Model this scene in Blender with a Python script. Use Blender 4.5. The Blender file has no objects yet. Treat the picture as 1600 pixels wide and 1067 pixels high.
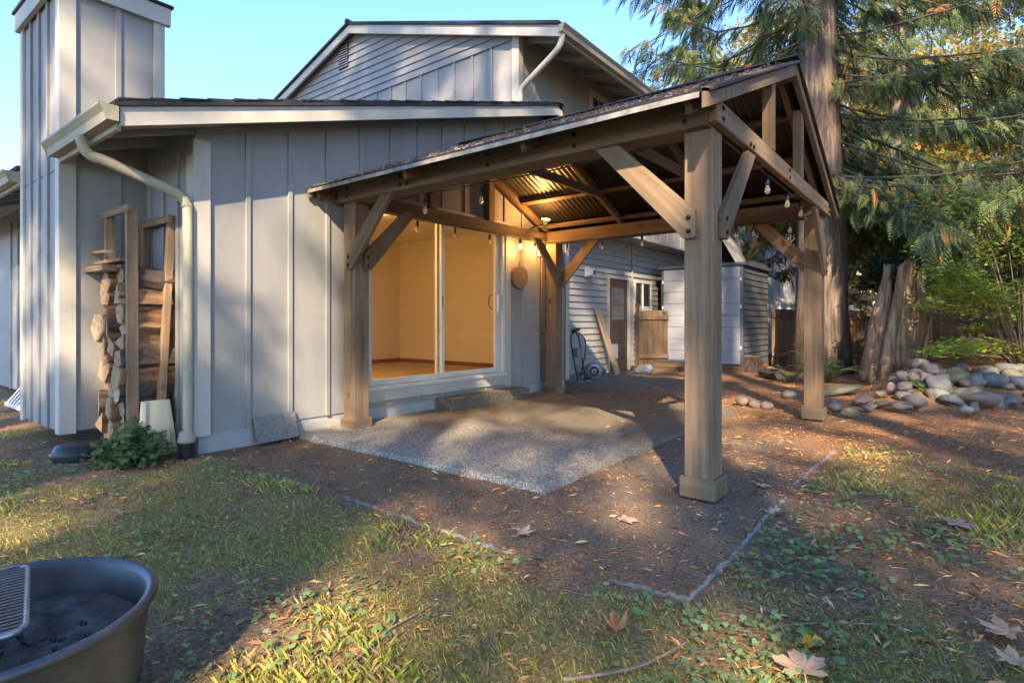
import bpy, bmesh, math, random
import numpy as np
from mathutils import Vector, Matrix
R = math.radians
random.seed(7)
rng = np.random.default_rng(7)
sc = bpy.context.scene
col = sc.collection

# ------------------------------------------------------------------ camera, sky, sun, exposure
SN, CS = 0.6140022, 0.7893043            # yaw of the view against the house walls
CAM = Vector((5.017, -2.186, 1.1))
cd = bpy.data.cameras.new('camera'); cam = bpy.data.objects.new('camera', cd); col.objects.link(cam)
cam.location = CAM
cam.rotation_euler = (R(90), 0, math.atan2(SN, CS))
cd.sensor_width = 36; cd.lens = 36*887/1600; cd.shift_y = -(533.5-503)/1600
cd.clip_start = 0.05; cd.clip_end = 2000
sc.camera = cam
SUN = Vector((0.443, -0.712, 0.545)).normalized()      # direction towards the sun
w = bpy.data.worlds.new('World'); sc.world = w; w.use_nodes = True
nt = w.node_tree
sky = nt.nodes.new('ShaderNodeTexSky'); sky.sky_type = 'NISHITA'; sky.sun_disc = False
sky.sun_elevation = math.asin(SUN.z)
sky.sun_rotation = math.atan2(SUN.x, SUN.y)
sky.air_density = 0.8; sky.dust_density = 0.4; sky.ozone_density = 9.0; sky.altitude = 100
nt.links.new(sky.outputs[0], nt.nodes['Background'].inputs[0])
nt.nodes['Background'].inputs[1].default_value = 0.128
sd = bpy.data.lights.new('sun', 'SUN'); so = bpy.data.objects.new('sun', sd); col.objects.link(so)
sd.energy = 2.3; sd.angle = R(0.55); sd.color = (1.0, 0.85, 0.66)
so.rotation_euler = SUN.to_track_quat('Z', 'Y').to_euler()
so.location = (20, -30, 25)
sc.view_settings.view_transform = 'Standard'; sc.view_settings.look = 'None'
sc.view_settings.exposure = 2.6; sc.view_settings.gamma = 1
sc.view_settings.use_curve_mapping = False
sc.view_settings.use_white_balance = True; sc.view_settings.white_balance_temperature = 7300; sc.view_settings.white_balance_tint = 10   # camera set for open shade
sc.cycles.use_denoising = True; sc.cycles.denoising_prefilter = 'NONE'; sc.cycles.max_bounces = 8; sc.cycles.transparent_max_bounces = 12

def ray(px, py):
    r = (px-800)/887; u = -(py-503)/887
    return Vector((r*CS-SN, r*SN+CS, u))
def onp(ax, v, px, py):                  # point of the photograph on the plane axis = v
    d = ray(px, py); t = (v-CAM[ax])/d[ax]
    return CAM+d*t
def atf(f, px, py): return CAM+ray(px, py)*f      # at depth f

# ------------------------------------------------------------------ materials
def ramp(nt, fac, stops):
    n = nt.nodes.new('ShaderNodeValToRGB'); e = n.color_ramp.elements
    e[0].position, e[0].color = stops[0][0], (*stops[0][1], 1)
    e[1].position, e[1].color = stops[-1][0], (*stops[-1][1], 1)
    for p, c in stops[1:-1]:
        k = e.new(p); k.color = (*c, 1)
    nt.links.new(fac, n.inputs[0]); return n.outputs[0]
def mixc(nt, fac, a, b, mode='MIX'):
    n = nt.nodes.new('ShaderNodeMix'); n.data_type = 'RGBA'; n.blend_type = mode
    for s, v in ((0, fac), (6, a), (7, b)):
        if isinstance(v, (int, float)): n.inputs[s].default_value = v
        elif isinstance(v, tuple): n.inputs[s].default_value = (*v, 1)
        else: nt.links.new(v, n.inputs[s])
    return n.outputs[2]
def noise(nt, vec, scale, detail=4, rough=.55):
    n = nt.nodes.new('ShaderNodeTexNoise'); n.inputs['Scale'].default_value = scale
    n.inputs['Detail'].default_value = detail; n.inputs['Roughness'].default_value = rough
    nt.links.new(vec, n.inputs['Vector']); return n.outputs[0]
def mapping(nt, scale, rnd=True):
    tc = nt.nodes.new('ShaderNodeTexCoord'); m = nt.nodes.new('ShaderNodeMapping')
    m.inputs['Scale'].default_value = scale; nt.links.new(tc.outputs['Object'], m.inputs[0])
    if rnd:
        oi = nt.nodes.new('ShaderNodeObjectInfo'); k = nt.nodes.new('ShaderNodeVectorMath'); k.operation = 'SCALE'
        k.inputs[0].default_value = (37, 53, 71); nt.links.new(oi.outputs['Random'], k.inputs['Scale'])
        nt.links.new(k.outputs[0], m.inputs['Location'])
    return m.outputs[0]
def bump(nt, b, h, strength, dist=.01):
    n = nt.nodes.new('ShaderNodeBump'); n.inputs['Strength'].default_value = strength; n.inputs['Distance'].default_value = dist
    nt.links.new(h, n.inputs['Height']); nt.links.new(n.outputs[0], b.inputs['Normal'])
def new(name, rough=.7, metal=0):
    m = bpy.data.materials.new(name); m.use_nodes = True; b = m.node_tree.nodes['Principled BSDF']
    b.inputs['Roughness'].default_value = rough; b.inputs['Metallic'].default_value = metal
    return m, m.node_tree, b
def plain(name, c, rough=.6, metal=0, var=.25, scale=9, bs=.15, stretch=(1, 1, 1), spec=.4):
    m, nt, b = new(name, rough, metal); b.inputs['Specular IOR Level'].default_value = spec
    v = mapping(nt, stretch); f = noise(nt, v, scale, 6)
    cc = ramp(nt, f, [(.25, tuple(x*(1-var) for x in c)), (.75, tuple(min(1, x*(1+var)) for x in c))])
    nt.links.new(cc, b.inputs['Base Color'])
    f2 = noise(nt, v, scale*6, 5); bump(nt, b, f2, bs)
    return m
def wood(name, dark, light, gs=26, rough=.75, bs=.35):       # grain along the object's own Z
    m, nt, b = new(name, rough); b.inputs['Specular IOR Level'].default_value = .25
    v = mapping(nt, (1, 1, .05)); g = noise(nt, v, gs, 6, .65)
    c1 = ramp(nt, g, [(.3, dark), (.52, tuple((a+c)/2 for a, c in zip(dark, light))), (.72, light)])
    v2 = mapping(nt, (1, 1, .45)); blot = noise(nt, v2, 2.2, 5, .6)
    k = ramp(nt, blot, [(.3, (.62, .62, .66)), (.7, (1.2, 1.12, 1.0))])
    c2 = mixc(nt, .8, c1, k, 'MULTIPLY')
    oi = nt.nodes.new('ShaderNodeObjectInfo'); c2 = mixc(nt, .9, c2, ramp(nt, oi.outputs['Random'], [(0, (.72, .70, .70)), (.5, (1, .97, .93)), (1, (1.2, 1.12, 1.02))]), 'MULTIPLY')
    v3 = mapping(nt, (1, 1, .6)); kn = nt.nodes.new('ShaderNodeTexVoronoi'); kn.inputs['Scale'].default_value = 3.3
    nt.links.new(v3, kn.inputs['Vector'])
    kf = ramp(nt, kn.outputs['Distance'], [(.04, (1, 1, 1)), (.11, (0, 0, 0))])
    c3 = mixc(nt, kf, c2, tuple(x*.45 for x in dark))
    nt.links.new(c3, b.inputs['Base Color']); bump(nt, b, g, bs, .004)
    return m
def paint(name, c, dirt=(.2, .18, .14), damt=.5, grain=True):
    m, nt, b = new(name, .62); b.inputs['Specular IOR Level'].default_value = .3
    v = mapping(nt, (1, 1, .25)); f = noise(nt, v, 2.5, 7, .62)
    base = ramp(nt, f, [(.3, tuple(x*.86 for x in c)), (.7, tuple(min(1, x*1.08) for x in c))])
    d = noise(nt, mapping(nt, (1, 1, .5)), 5, 8, .7)
    df = ramp(nt, d, [(.56, (0, 0, 0)), (.8, (damt,)*3)])
    nt.links.new(mixc(nt, df, base, dirt), b.inputs['Base Color'])
    g = noise(nt, mapping(nt, (1, 1, .06)), 70 if grain else 150, 4, .6); bump(nt, b, g, .35 if grain else .12, .004)
    return m
def vcol(name, rough=.7, trans=0, spec=.2, attr='Col'):
    m, nt, b = new(name, rough); b.inputs['Specular IOR Level'].default_value = spec
    a = nt.nodes.new('ShaderNodeAttribute'); a.attribute_name = attr
    nt.links.new(a.outputs['Color'], b.inputs['Base Color'])
    if trans:
        t = nt.nodes.new('ShaderNodeBsdfTranslucent'); nt.links.new(a.outputs['Color'], t.inputs[0])
        x = nt.nodes.new('ShaderNodeMixShader'); x.inputs[0].default_value = trans
        nt.links.new(b.outputs[0], x.inputs[1]); nt.links.new(t.outputs[0], x.inputs[2])
        nt.links.new(x.outputs[0], nt.nodes['Material Output'].inputs[0])
    return m
M = {}
M['siding'] = paint('siding_paint', (.29, .278, .262))
M['clap'] = paint('clapboard_paint', (.32, .305, .285))
M['trim'] = paint('trim_paint', (.50, .455, .385), damt=.25)
M['gutter'] = paint('gutter_paint', (.38, .335, .235), dirt=(.16, .12, .05), damt=.8, grain=False)
M['shingle'] = plain('shingle', (.035, .036, .04), .9, var=.5, scale=40, bs=.8)
M['found'] = plain('foundation_concrete', (.36, .35, .33), .9, var=.2, scale=5, bs=.4)
M['paver'] = plain('paver_concrete', (.22, .21, .19), .95, var=.35, scale=30, bs=.6)
M['stepmat'] = plain('dirty_step_concrete', (.17, .135, .10), .95, var=.6, scale=22, bs=1.0)
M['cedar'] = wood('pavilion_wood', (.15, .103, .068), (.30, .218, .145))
M['cedar_shaded'] = wood('pavilion_wood_shaded', (.10, .065, .042), (.19, .13, .085))  # darker copy of the pavilion wood; shade under the roof put into its colour
M['rough'] = wood('weathered_wood', (.22, .14, .085), (.46, .33, .22), 34)
M['fence'] = wood('fence_wood', (.10, .065, .04), (.24, .16, .10), 20)
M['plank'] = wood('plank_wood', (.36, .25, .14), (.55, .41, .25), 20)
M['doorwood'] = wood('door_wood', (.11, .06, .035), (.2, .115, .065), 16, .5)
M['metalroof'] = plain('roof_metal', (.04, .034, .03), .38, .5, var=.2, scale=6, bs=.03)
M['drip'] = plain('drip_edge_metal', (.24, .225, .19), .6, .1, var=.5, scale=14, bs=.05)
M['iron'] = plain('black_bolt', (.02, .02, .02), .45, .6, bs=.05)
M['blackplastic'] = plain('black_plastic', (.018, .018, .02), .4, bs=.08)
M['pit'] = plain('fire_pit_steel', (.095, .095, .097), .42, .5, var=.55, scale=5, bs=.06)
M['steel'] = plain('grate_steel', (.36, .35, .33), .38, .8, var=.3, scale=30, bs=.05)
M['frame'] = plain('door_frame_vinyl', (.60, .58, .52), .4, var=.08, scale=4, bs=.03)
M['room'] = plain('room_wall', (.62, .53, .42), .9, var=.04, scale=3, bs=.05)
M['roomceil'] = plain('room_ceiling', (.75, .70, .6), .9, var=.03, bs=.05)
M['carpet'] = plain('carpet', (.46, .34, .22), 1, var=.15, scale=60, bs=.3)
M['base'] = plain('baseboard', (.22, .07, .03), .5)
M['white'] = plain('white_plastic', (.7, .7, .68), .45, var=.06, bs=.03)
M['shedpanel'] = plain('shed_door_resin', (.27, .28, .31), .55, var=.05, scale=3, bs=.1)
M['sheddark'] = plain('shed_side_resin', (.085, .09, .105), .6, var=.15, scale=6, bs=.15, stretch=(1, .2, 1))
M['rope'] = plain('white_edging', (.25, .235, .205), .85, var=.6, scale=18, bs=.5)
M['ash'] = plain('ash', (.085, .07, .06), 1, var=.85, scale=16, bs=1.0)
M['slice'] = plain('wood_slice_bark', (.24, .15, .09), .9, var=.5, scale=40, bs=.9)
M['cream'] = plain('cream_resin', (.66, .55, .38), .6, var=.12, scale=6, bs=.1)
M['tank'] = plain('galvanised', (.33, .33, .32), .4, .6, var=.25)
M['bag'] = plain('white_bag', (.45, .46, .43), .5, var=.3, scale=12, bs=.5)
M['rust'] = plain('copper_pipe', (.34, .16, .09), .5, .5, var=.3)
M['farwall'] = paint('neighbour_paint', (.62, .62, .63))
M['farroof'] = plain('neighbour_shingle', (.22, .225, .23), .9, var=.25, scale=14, bs=.5)
m, nt_, b_ = new('bark', .95); b_.inputs['Specular IOR Level'].default_value = .1
v_ = mapping(nt_, (1, 1, .08), False); g_ = noise(nt_, v_, 13, 8, .7)
nt_.links.new(ramp(nt_, g_, [(.32, (.06, .045, .037)), (.5, (.19, .14, .108)), (.72, (.36, .28, .225))]), b_.inputs['Base Color'])
bump(nt_, b_, g_, 1.0, .06); M['bark'] = m
M['limb'] = plain('limb_bark', (.10, .08, .062), .95, var=.4, scale=20, bs=.6)
m, nt_, b_ = new('stump_wood', .95); b_.inputs['Specular IOR Level'].default_value = .1
v_ = mapping(nt_, (1, 1, .07)); g_ = noise(nt_, v_, 17, 8, .7); h_ = noise(nt_, mapping(nt_, (1, 1, .5)), 3, 5)
c_ = ramp(nt_, g_, [(.32, (.09, .048, .028)), (.5, (.31, .195, .12)), (.7, (.50, .37, .26))])
nt_.links.new(mixc(nt_, ramp(nt_, h_, [(.5, (0, 0, 0)), (.75, (.6,)*3)]), c_, (.10, .09, .05)), b_.inputs['Base Color'])
bump(nt_, b_, g_, 1.0, .03); M['stump'] = m
M['rot'] = plain('rotten_heartwood', (.26, .115, .055), 1, var=.7, scale=16, bs=1.0, stretch=(1, 1, .4))
def loggy(name, stops, sc_, stretch):
    m, nt, b = new(name, .95); b.inputs['Specular IOR Level'].default_value = .1
    g = noise(nt, mapping(nt, stretch), sc_, 8, .75); oi = nt.nodes.new('ShaderNodeObjectInfo')
    c = mixc(nt, .9, ramp(nt, g, stops), ramp(nt, oi.outputs['Random'], [(0, (.62, .6, .6)), (.4, (1, .92, .85)), (.75, (1.1, .85, .68)), (1, (1.25, 1.18, 1.1))]), 'MULTIPLY')
    nt.links.new(c, b.inputs['Base Color']); bump(nt, b, g, 1.0, .02); return m
M['endgrain'] = loggy('log_end_grain', [(.34, (.16, .11, .075)), (.46, (.42, .32, .22)), (.7, (.58, .46, .33))], 26, (1, 1, 1))
M['logside'] = loggy('split_log_side', [(.34, (.10, .055, .03)), (.5, (.33, .20, .12)), (.72, (.52, .37, .24))], 22, (1, .12, 1))
M['logbark'] = plain('log_bark', (.10, .07, .05), 1, var=.85, scale=22, bs=1.0, stretch=(1, .35, 1))
for n, c in dict(slate=(.145, .145, .148), green=(.185, .19, .16), pink=(.215, .165, .15), mauve=(.165, .13, .12), tan=(.21, .175, .13), olive=(.15, .135, .09), pale=(.27, .255, .23)).items():
    m, nt_, b_ = new('river_rock_'+n, .72); b_.inputs['Specular IOR Level'].default_value = .3
    f_ = noise(nt_, mapping(nt_, (1, 1, 1)), 5, 8, .7); k_ = noise(nt_, mapping(nt_, (1, 1, 1)), 55, 3)
    cc = ramp(nt_, f_, [(.3, tuple(x*.62 for x in c)), (.7, tuple(x*1.25 for x in c))])
    cc = mixc(nt_, ramp(nt_, k_, [(.6, (0, 0, 0)), (.75, (.35,)*3)]), cc, (.07, .075, .05))
    nt_.links.new(cc, b_.inputs['Base Color']); bump(nt_, b_, f_, .5, .03); M['rock_'+n] = m
m, nt_, b_ = new('glass')
g_ = nt_.nodes.new('ShaderNodeBsdfGlossy'); g_.inputs['Roughness'].default_value = .02
t_ = nt_.nodes.new('ShaderNodeBsdfTransparent'); t_.inputs[0].default_value = (.86, .87, .84, 1)
fr = nt_.nodes.new('ShaderNodeFresnel'); fr.inputs[0].default_value = 1.5
ge = nt_.nodes.new('ShaderNodeNewGeometry'); iv = nt_.nodes.new('ShaderNodeMath'); iv.operation = 'SUBTRACT'; iv.inputs[0].default_value = 1; nt_.links.new(ge.outputs['Backfacing'], iv.inputs[1])
ml = nt_.nodes.new('ShaderNodeMath'); ml.operation = 'MULTIPLY'; nt_.links.new(fr.outputs[0], ml.inputs[0]); nt_.links.new(iv.outputs[0], ml.inputs[1])
x_ = nt_.nodes.new('ShaderNodeMixShader'); nt_.links.new(ml.outputs[0], x_.inputs[0])
nt_.links.new(t_.outputs[0], x_.inputs[1]); nt_.links.new(g_.outputs[0], x_.inputs[2])
nt_.links.new(x_.outputs[0], nt_.nodes['Material Output'].inputs[0]); M['glass'] = m
m, nt_, b_ = new('dark_window_glass', .06); b_.inputs['Base Color'].default_value = (.03, .035, .04, 1); b_.inputs['Specular IOR Level'].default_value = .8; M['winglass'] = m
def emit(name, c, s):
    m, nt, b = new(name); b.inputs['Base Color'].default_value = (*c, 1)
    b.inputs['Emission Color'].default_value = (*c, 1); b.inputs['Emission Strength'].default_value = s; return m
M['lit'] = emit('lit_bulb', (1, .62, .22), 9)
m, nt_, b_ = new('clear_bulb', .03); b_.inputs['Base Color'].default_value = (.9, .8, .66, 1); b_.inputs['Transmission Weight'].default_value = .85; b_.inputs['IOR'].default_value = 1.15; M['bulb'] = m
M['leaf'] = vcol('leaf', .55, .45, .3)
M['needle'] = vcol('cedar_foliage', .65, .25, .2)
M['dry'] = vcol('dry_litter', .85, .1, .1)

# ------------------------------------------------------------------ mesh helpers
def link(o, parent=None):
    col.objects.link(o)
    if parent is not None: o.parent = parent
    return o
def tag(o, label=None, cat=None, group=None, kind=None):
    for k, v in (('label', label), ('category', cat), ('group', group), ('kind', kind)):
        if v: o[k] = v
    return o
def thing(name, label, cat, group=None, loc=(0, 0, 0)):
    o = bpy.data.objects.new(name, None); o.location = loc; o.empty_display_size = .1
    return tag(link(o), label, cat, group)
def pm(name, V, F, mat, parent=None, smooth=False, mats=None, fm=None):
    me = bpy.data.meshes.new(name); me.from_pydata([tuple(v) for v in V], [], F)
    for x in (mats or [mat]): me.materials.append(M[x])
    if fm: me.polygons.foreach_set('material_index', fm)
    if smooth: me.polygons.foreach_set('use_smooth', [True]*len(me.polygons))
    me.update(); return link(bpy.data.objects.new(name, me), parent)
_cache = {}
def boxmesh(sx, sy, sz, mat, bev):
    k = (round(sx, 4), round(sy, 4), round(sz, 4), mat, bev)
    if k not in _cache:
        bm = bmesh.new(); bmesh.ops.create_cube(bm, size=1, matrix=Matrix.Diagonal((sx, sy, sz, 1)))
        if bev: bmesh.ops.bevel(bm, geom=bm.edges[:], offset=min(bev, .3*min(sx, sy, sz)), segments=1, affect='EDGES')
        me = bpy.data.meshes.new('box'); bm.to_mesh(me); bm.free(); me.materials.append(M[mat]); _cache[k] = me
    return _cache[k]
def box(name, a, b, mat, parent=None, bev=.003):       # axis-aligned, long side on local Z so that grain runs along it
    a = Vector(a); b = Vector(b); s = Vector([abs(b[i]-a[i]) for i in range(3)]); c = (a+b)/2
    ax = max(range(3), key=lambda i: s[i])
    rot = {0: Matrix(((0, 0, 1), (0, 1, 0), (-1, 0, 0))), 1: Matrix(((1, 0, 0), (0, 0, 1), (0, -1, 0))), 2: Matrix.Identity(3)}[ax]
    d = {0: (s.z, s.y, s.x), 1: (s.x, s.z, s.y), 2: tuple(s)}[ax]
    o = bpy.data.objects.new(name, boxmesh(*d, mat, bev)); o.matrix_world = Matrix.Translation(c) @ rot.to_4x4()
    return link(o, parent)
def beam(name, p, q, wd, ht, mat, parent=None, up=(0, 0, 1), bev=.004):   # wd across, ht along 'up'
    p = Vector(p); q = Vector(q); z = (q-p).normalized(); u = Vector(up); u = (u-z*u.dot(z)).normalized(); x = u.cross(z)
    o = bpy.data.objects.new(name, boxmesh(wd, ht, (q-p).length, mat, bev))
    o.matrix_world = Matrix.Translation((p+q)/2) @ Matrix((x, u, z)).transposed().to_4x4()
    return link(o, parent)
def prism(name, poly, ax, lo, hi, mat, parent=None):  # polygon in the two other axes, extruded along ax
    oth = [i for i in range(3) if i != ax]; V = []
    for e in (lo, hi):
        for p in poly:
            v = [0, 0, 0]; v[ax] = e; v[oth[0]] = p[0]; v[oth[1]] = p[1]; V.append(v)
    n = len(poly); F = [tuple(range(n)), tuple(range(2*n-1, n-1, -1))]+[(i, i+n, (i+1) % n+n, (i+1) % n) for i in range(n)]
    o = pm(name, V, F, mat, parent)
    bm = bmesh.new(); bm.from_mesh(o.data); bmesh.ops.recalc_face_normals(bm, faces=bm.faces[:]); bm.to_mesh(o.data); bm.free()
    return o
def tubev(pts, rad, seg=8, cap=True):
    pts = [Vector(p) for p in pts]; n = len(pts); V = []; F = []
    rad = rad if hasattr(rad, '__len__') else [rad]*n
    t0 = (pts[1]-pts[0]).normalized(); x = t0.orthogonal().normalized()
    for i, p in enumerate(pts):
        t = (pts[min(i+1, n-1)]-pts[max(i-1, 0)]).normalized(); x = (x-t*x.dot(t)).normalized(); y = t.cross(x)
        for k in range(seg):
            a = 2*math.pi*k/seg; V.append(p+(x*math.cos(a)+y*math.sin(a))*rad[i])
    for i in range(n-1):
        for k in range(seg):
            F.append((i*seg+k, i*seg+(k+1) % seg, (i+1)*seg+(k+1) % seg, (i+1)*seg+k))
    if cap: F += [tuple(range(seg))[::-1], tuple(range((n-1)*seg, n*seg))]
    return V, F
def tube(name, pts, rad, mat, parent=None, seg=8, smooth=True):
    V, F = tubev(pts, rad, seg); return pm(name, V, F, mat, parent, smooth)
def smooth_path(pts, k=5):
    pts = [Vector(p) for p in pts]; out = []
    for i in range(len(pts)-1):
        a = pts[max(i-1, 0)]; b = pts[i]; c = pts[i+1]; d = pts[min(i+2, len(pts)-1)]
        for j in range(k):
            t = j/k; out.append(.5*((2*b)+(c-a)*t+(2*a-5*b+4*c-d)*t*t+(3*b-a-3*c+d)*t**3))
    return out+[pts[-1]]
def lathe(name, prof, mat, parent=None, seg=24, loc=(0, 0, 0), axis=None):
    V = []; F = []; n = len(prof)
    for r, z in prof:
        for k in range(seg):
            a = 2*math.pi*k/seg; V.append(Vector((r*math.cos(a), r*math.sin(a), z)))
    if axis is not None:
        q = Vector(axis).to_track_quat('Z', 'Y'); V = [q @ v for v in V]
    V = [v+Vector(loc) for v in V]
    for i in range(n-1):
        for k in range(seg): F.append((i*seg+k, i*seg+(k+1) % seg, (i+1)*seg+(k+1) % seg, (i+1)*seg+k))
    F += [tuple(range(seg))[::-1], tuple(range((n-1)*seg, n*seg))]
    return pm(name, V, F, mat, parent, True)
def lat(x, y, s, seed=0):                              # smooth value noise, 0..1
    x = np.asarray(x, float)*s+seed*17.3; y = np.asarray(y, float)*s+seed*7.7
    i = np.floor(x).astype(int); j = np.floor(y).astype(int); u = x-i; v = y-j; u = u*u*(3-2*u); v = v*v*(3-2*v)
    def h(a, b): return np.modf(np.abs(np.sin(a*127.1+b*311.7+seed*74.7)*43758.5453))[0]
    return (h(i, j)*(1-u)+h(i+1, j)*u)*(1-v)+(h(i, j+1)*(1-u)+h(i+1, j+1)*u)*v
def scatter(name, bv, bf, pos, rot, scl, cols, mat, parent=None, jit=0):
    """one mesh made of many copies of a little leaf: bv (n,3), bf (m,k), pos (N,3), rot (N,3,3), scl (N,) , cols (N,3)"""
    bv = np.asarray(bv, float); bf = np.asarray(bf); N = len(pos); n = len(bv); k = bf.shape[1]
    V = np.einsum('nij,vj->nvi', rot, bv)*scl[:, None, None]+pos[:, None, :]
    F = (bf[None]+(np.arange(N)*n)[:, None, None]).reshape(-1)
    me = bpy.data.meshes.new(name); me.vertices.add(N*n); me.vertices.foreach_set('co', V.reshape(-1).astype(np.float32))
    nf = N*len(bf); me.loops.add(nf*k); me.loops.foreach_set('vertex_index', F.astype(np.int32))
    me.polygons.add(nf); me.polygons.foreach_set('loop_start', np.arange(0, nf*k, k, dtype=np.int32))
    me.update(calc_edges=True)
    at = me.attributes.new('Col', 'FLOAT_COLOR', 'POINT'); c = np.ones((N*n, 4), np.float32)
    c[:, :3] = np.repeat(cols, n, 0)*(1+jit*(rng.random((N*n, 1))-.5)); at.data.foreach_set('color', c.reshape(-1))
    me.materials.append(M[mat]); return link(bpy.data.objects.new(name, me), parent)
def rots(yaw, pitch, roll):                            # rotation matrices Rz(yaw) Ry(pitch) Rx(roll)
    cy, sy, cp, sp, cr, sr = np.cos(yaw), np.sin(yaw), np.cos(pitch), np.sin(pitch), np.cos(roll), np.sin(roll)
    m = np.empty((len(yaw), 3, 3))
    m[:, 0, 0] = cy*cp; m[:, 0, 1] = cy*sp*sr-sy*cr; m[:, 0, 2] = cy*sp*cr+sy*sr
    m[:, 1, 0] = sy*cp; m[:, 1, 1] = sy*sp*sr+cy*cr; m[:, 1, 2] = sy*sp*cr-cy*sr
    m[:, 2, 0] = -sp; m[:, 2, 1] = cp*sr; m[:, 2, 2] = cp*cr
    return m
def pick(pal, n, var=.2):
    p = np.array(pal)[rng.integers(0, len(pal), n)]; return p*(1+var*(rng.random((n, 1))*2-1))

# ------------------------------------------------------------------ ground
def terrain(x, y):
    x = np.asarray(x, float); y = np.asarray(y, float)
    h = (lat(x, y, .55, 1)-.5)*.05+(lat(x, y, 2.6, 2)-.5)*.024+(lat(x, y, 9, 3)-.5)*.010-.012
    flat = ((x > -.4) & (x < 4.3) & (y > -.1) & (y < 5.6)); h = np.where(flat, h*.25-.012, h)
    f = -(x-CAM.x)*SN+(y-CAM.y)*CS; r = (x-CAM.x)*CS+(y-CAM.y)*SN
    px = r/np.maximum(f, .1)
    side = np.clip((px-.62)/.10, 0, 1); side = side*side*(3-2*side)
    up = np.clip((f-7.35)/1.25, 0, 1); up = up*up*(3-2*up)
    return h+.40*side*up*(f > 0)+np.clip((f-13)/20, 0, 1)*.25
def th(x, y): return float(terrain(x, y))
gx = np.concatenate([np.array([-400, -200, -100, -50, -25, -14, -9]), np.arange(-6, 10, .075), np.array([10.5, 12, 15, 20, 30, 60, 120, 250, 400])])
gy = np.concatenate([np.array([-400, -200, -100, -50, -20, -10, -6]), np.arange(-4, 16, .075), np.array([16.5, 18, 22, 30, 45, 80, 150, 400])])
GX, GY = np.meshgrid(gx, gy); GZ = terrain(GX, GY)
me = bpy.data.meshes.new('ground'); nx, ny = len(gx), len(gy)
me.vertices.add(nx*ny); me.vertices.foreach_set('co', np.stack([GX, GY, GZ], -1).reshape(-1).astype(np.float32))
ii = (np.arange(ny-1)[:, None]*nx+np.arange(nx-1)[None]).reshape(-1)
FF = np.stack([ii, ii+1, ii+nx+1, ii+nx], -1).reshape(-1).astype(np.int32)
me.loops.add(len(FF)); me.loops.foreach_set('vertex_index', FF); me.polygons.add(len(FF)//4)
me.polygons.foreach_set('loop_start', np.arange(0, len(FF), 4, dtype=np.int32)); me.polygons.foreach_set('use_smooth', [True]*(len(FF)//4)); me.update(calc_edges=True)
def lawn_mask(x, y):
    x = np.asarray(x); y = np.asarray(y)
    out = (y < -.06+.05*lat(x, y, 3, 9)) | (x > 4.24)
    far = np.clip((3.6-y)/1.6, 0, 1)
    n = lat(x, y, 1.3, 4)*.6+lat(x, y, 4.2, 5)*.4
    return np.where(out, np.clip((n-.40)*3.6, 0, 1)*far, 0)*np.where(x < -.3, .8, 1)
def litter_mask(x, y):
    x = np.asarray(x); y = np.asarray(y)
    a = np.clip((x+y*.55-4.2)/2.2, 0, 1)*np.clip((y+.2)/1.2, 0.25, 1)
    return np.clip(a*(.35+.9*lat(x, y, 1.7, 6)), 0, 1)
at = me.attributes.new('zone', 'FLOAT_COLOR', 'POINT'); zc = np.ones((nx*ny, 4), np.float32)
zc[:, 0] = lawn_mask(GX, GY).reshape(-1); zc[:, 1] = litter_mask(GX, GY).reshape(-1)
gravel = np.clip(1-np.hypot((GX-4.0)*.55, (GY-2.5)*.5)/1.25, 0, 1)+np.clip(1-np.hypot((GX-.1)*.6, (GY-7.6)*.6), 0, 1)
zc[:, 2] = np.clip(gravel, 0, 1).reshape(-1); at.data.foreach_set('color', zc.reshape(-1))
m, nt_, b_ = new('soil', 1); b_.inputs['Specular IOR Level'].default_value = .08
vv = mapping(nt_, (1, 1, 1), False); za = nt_.nodes.new('ShaderNodeAttribute'); za.attribute_name = 'zone'
sp = nt_.nodes.new('ShaderNodeSeparateColor'); nt_.links.new(za.outputs['Color'], sp.inputs[0])
n1 = noise(nt_, vv, 3.5, 9, .68); n2 = noise(nt_, vv, 60, 5, .7); n3 = noise(nt_, vv, 150, 3, .6)
dirt = ramp(nt_, n2, [(.3, (.11, .066, .04)), (.5, (.28, .18, .11)), (.66, (.46, .315, .205)), (.8, (.62, .46, .32))])
dirt = mixc(nt_, .55, dirt, ramp(nt_, n1, [(.3, (.5, .5, .5)), (.7, (1.3, 1.25, 1.2))]), 'MULTIPLY')
moss = ramp(nt_, n2, [(.3, (.09, .065, .03)), (.48, (.27, .23, .075)), (.62, (.42, .38, .11)), (.75, (.55, .46, .2))])
lit = ramp(nt_, n2, [(.3, (.11, .055, .03)), (.5, (.32, .165, .085)), (.7, (.56, .32, .165))])
grv = ramp(nt_, n3, [(.3, (.09, .08, .07)), (.5, (.22, .20, .17)), (.7, (.42, .39, .34))])
c_ = mixc(nt_, sp.outputs[2], dirt, grv); c_ = mixc(nt_, sp.outputs[1], c_, lit)
mm = nt_.nodes.new('ShaderNodeMath'); mm.operation = 'MULTIPLY'; nt_.links.new(sp.outputs[0], mm.inputs[0]); mm.inputs[1].default_value = .75
c_ = mixc(nt_, mm.outputs[0], c_, moss); nt_.links.new(c_, b_.inputs['Base Color']); bump(nt_, b_, n2, 1.0, .025)
M['soil'] = m; me.materials.append(m)
tag(link(bpy.data.objects.new('ground', me)), kind='structure')

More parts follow.
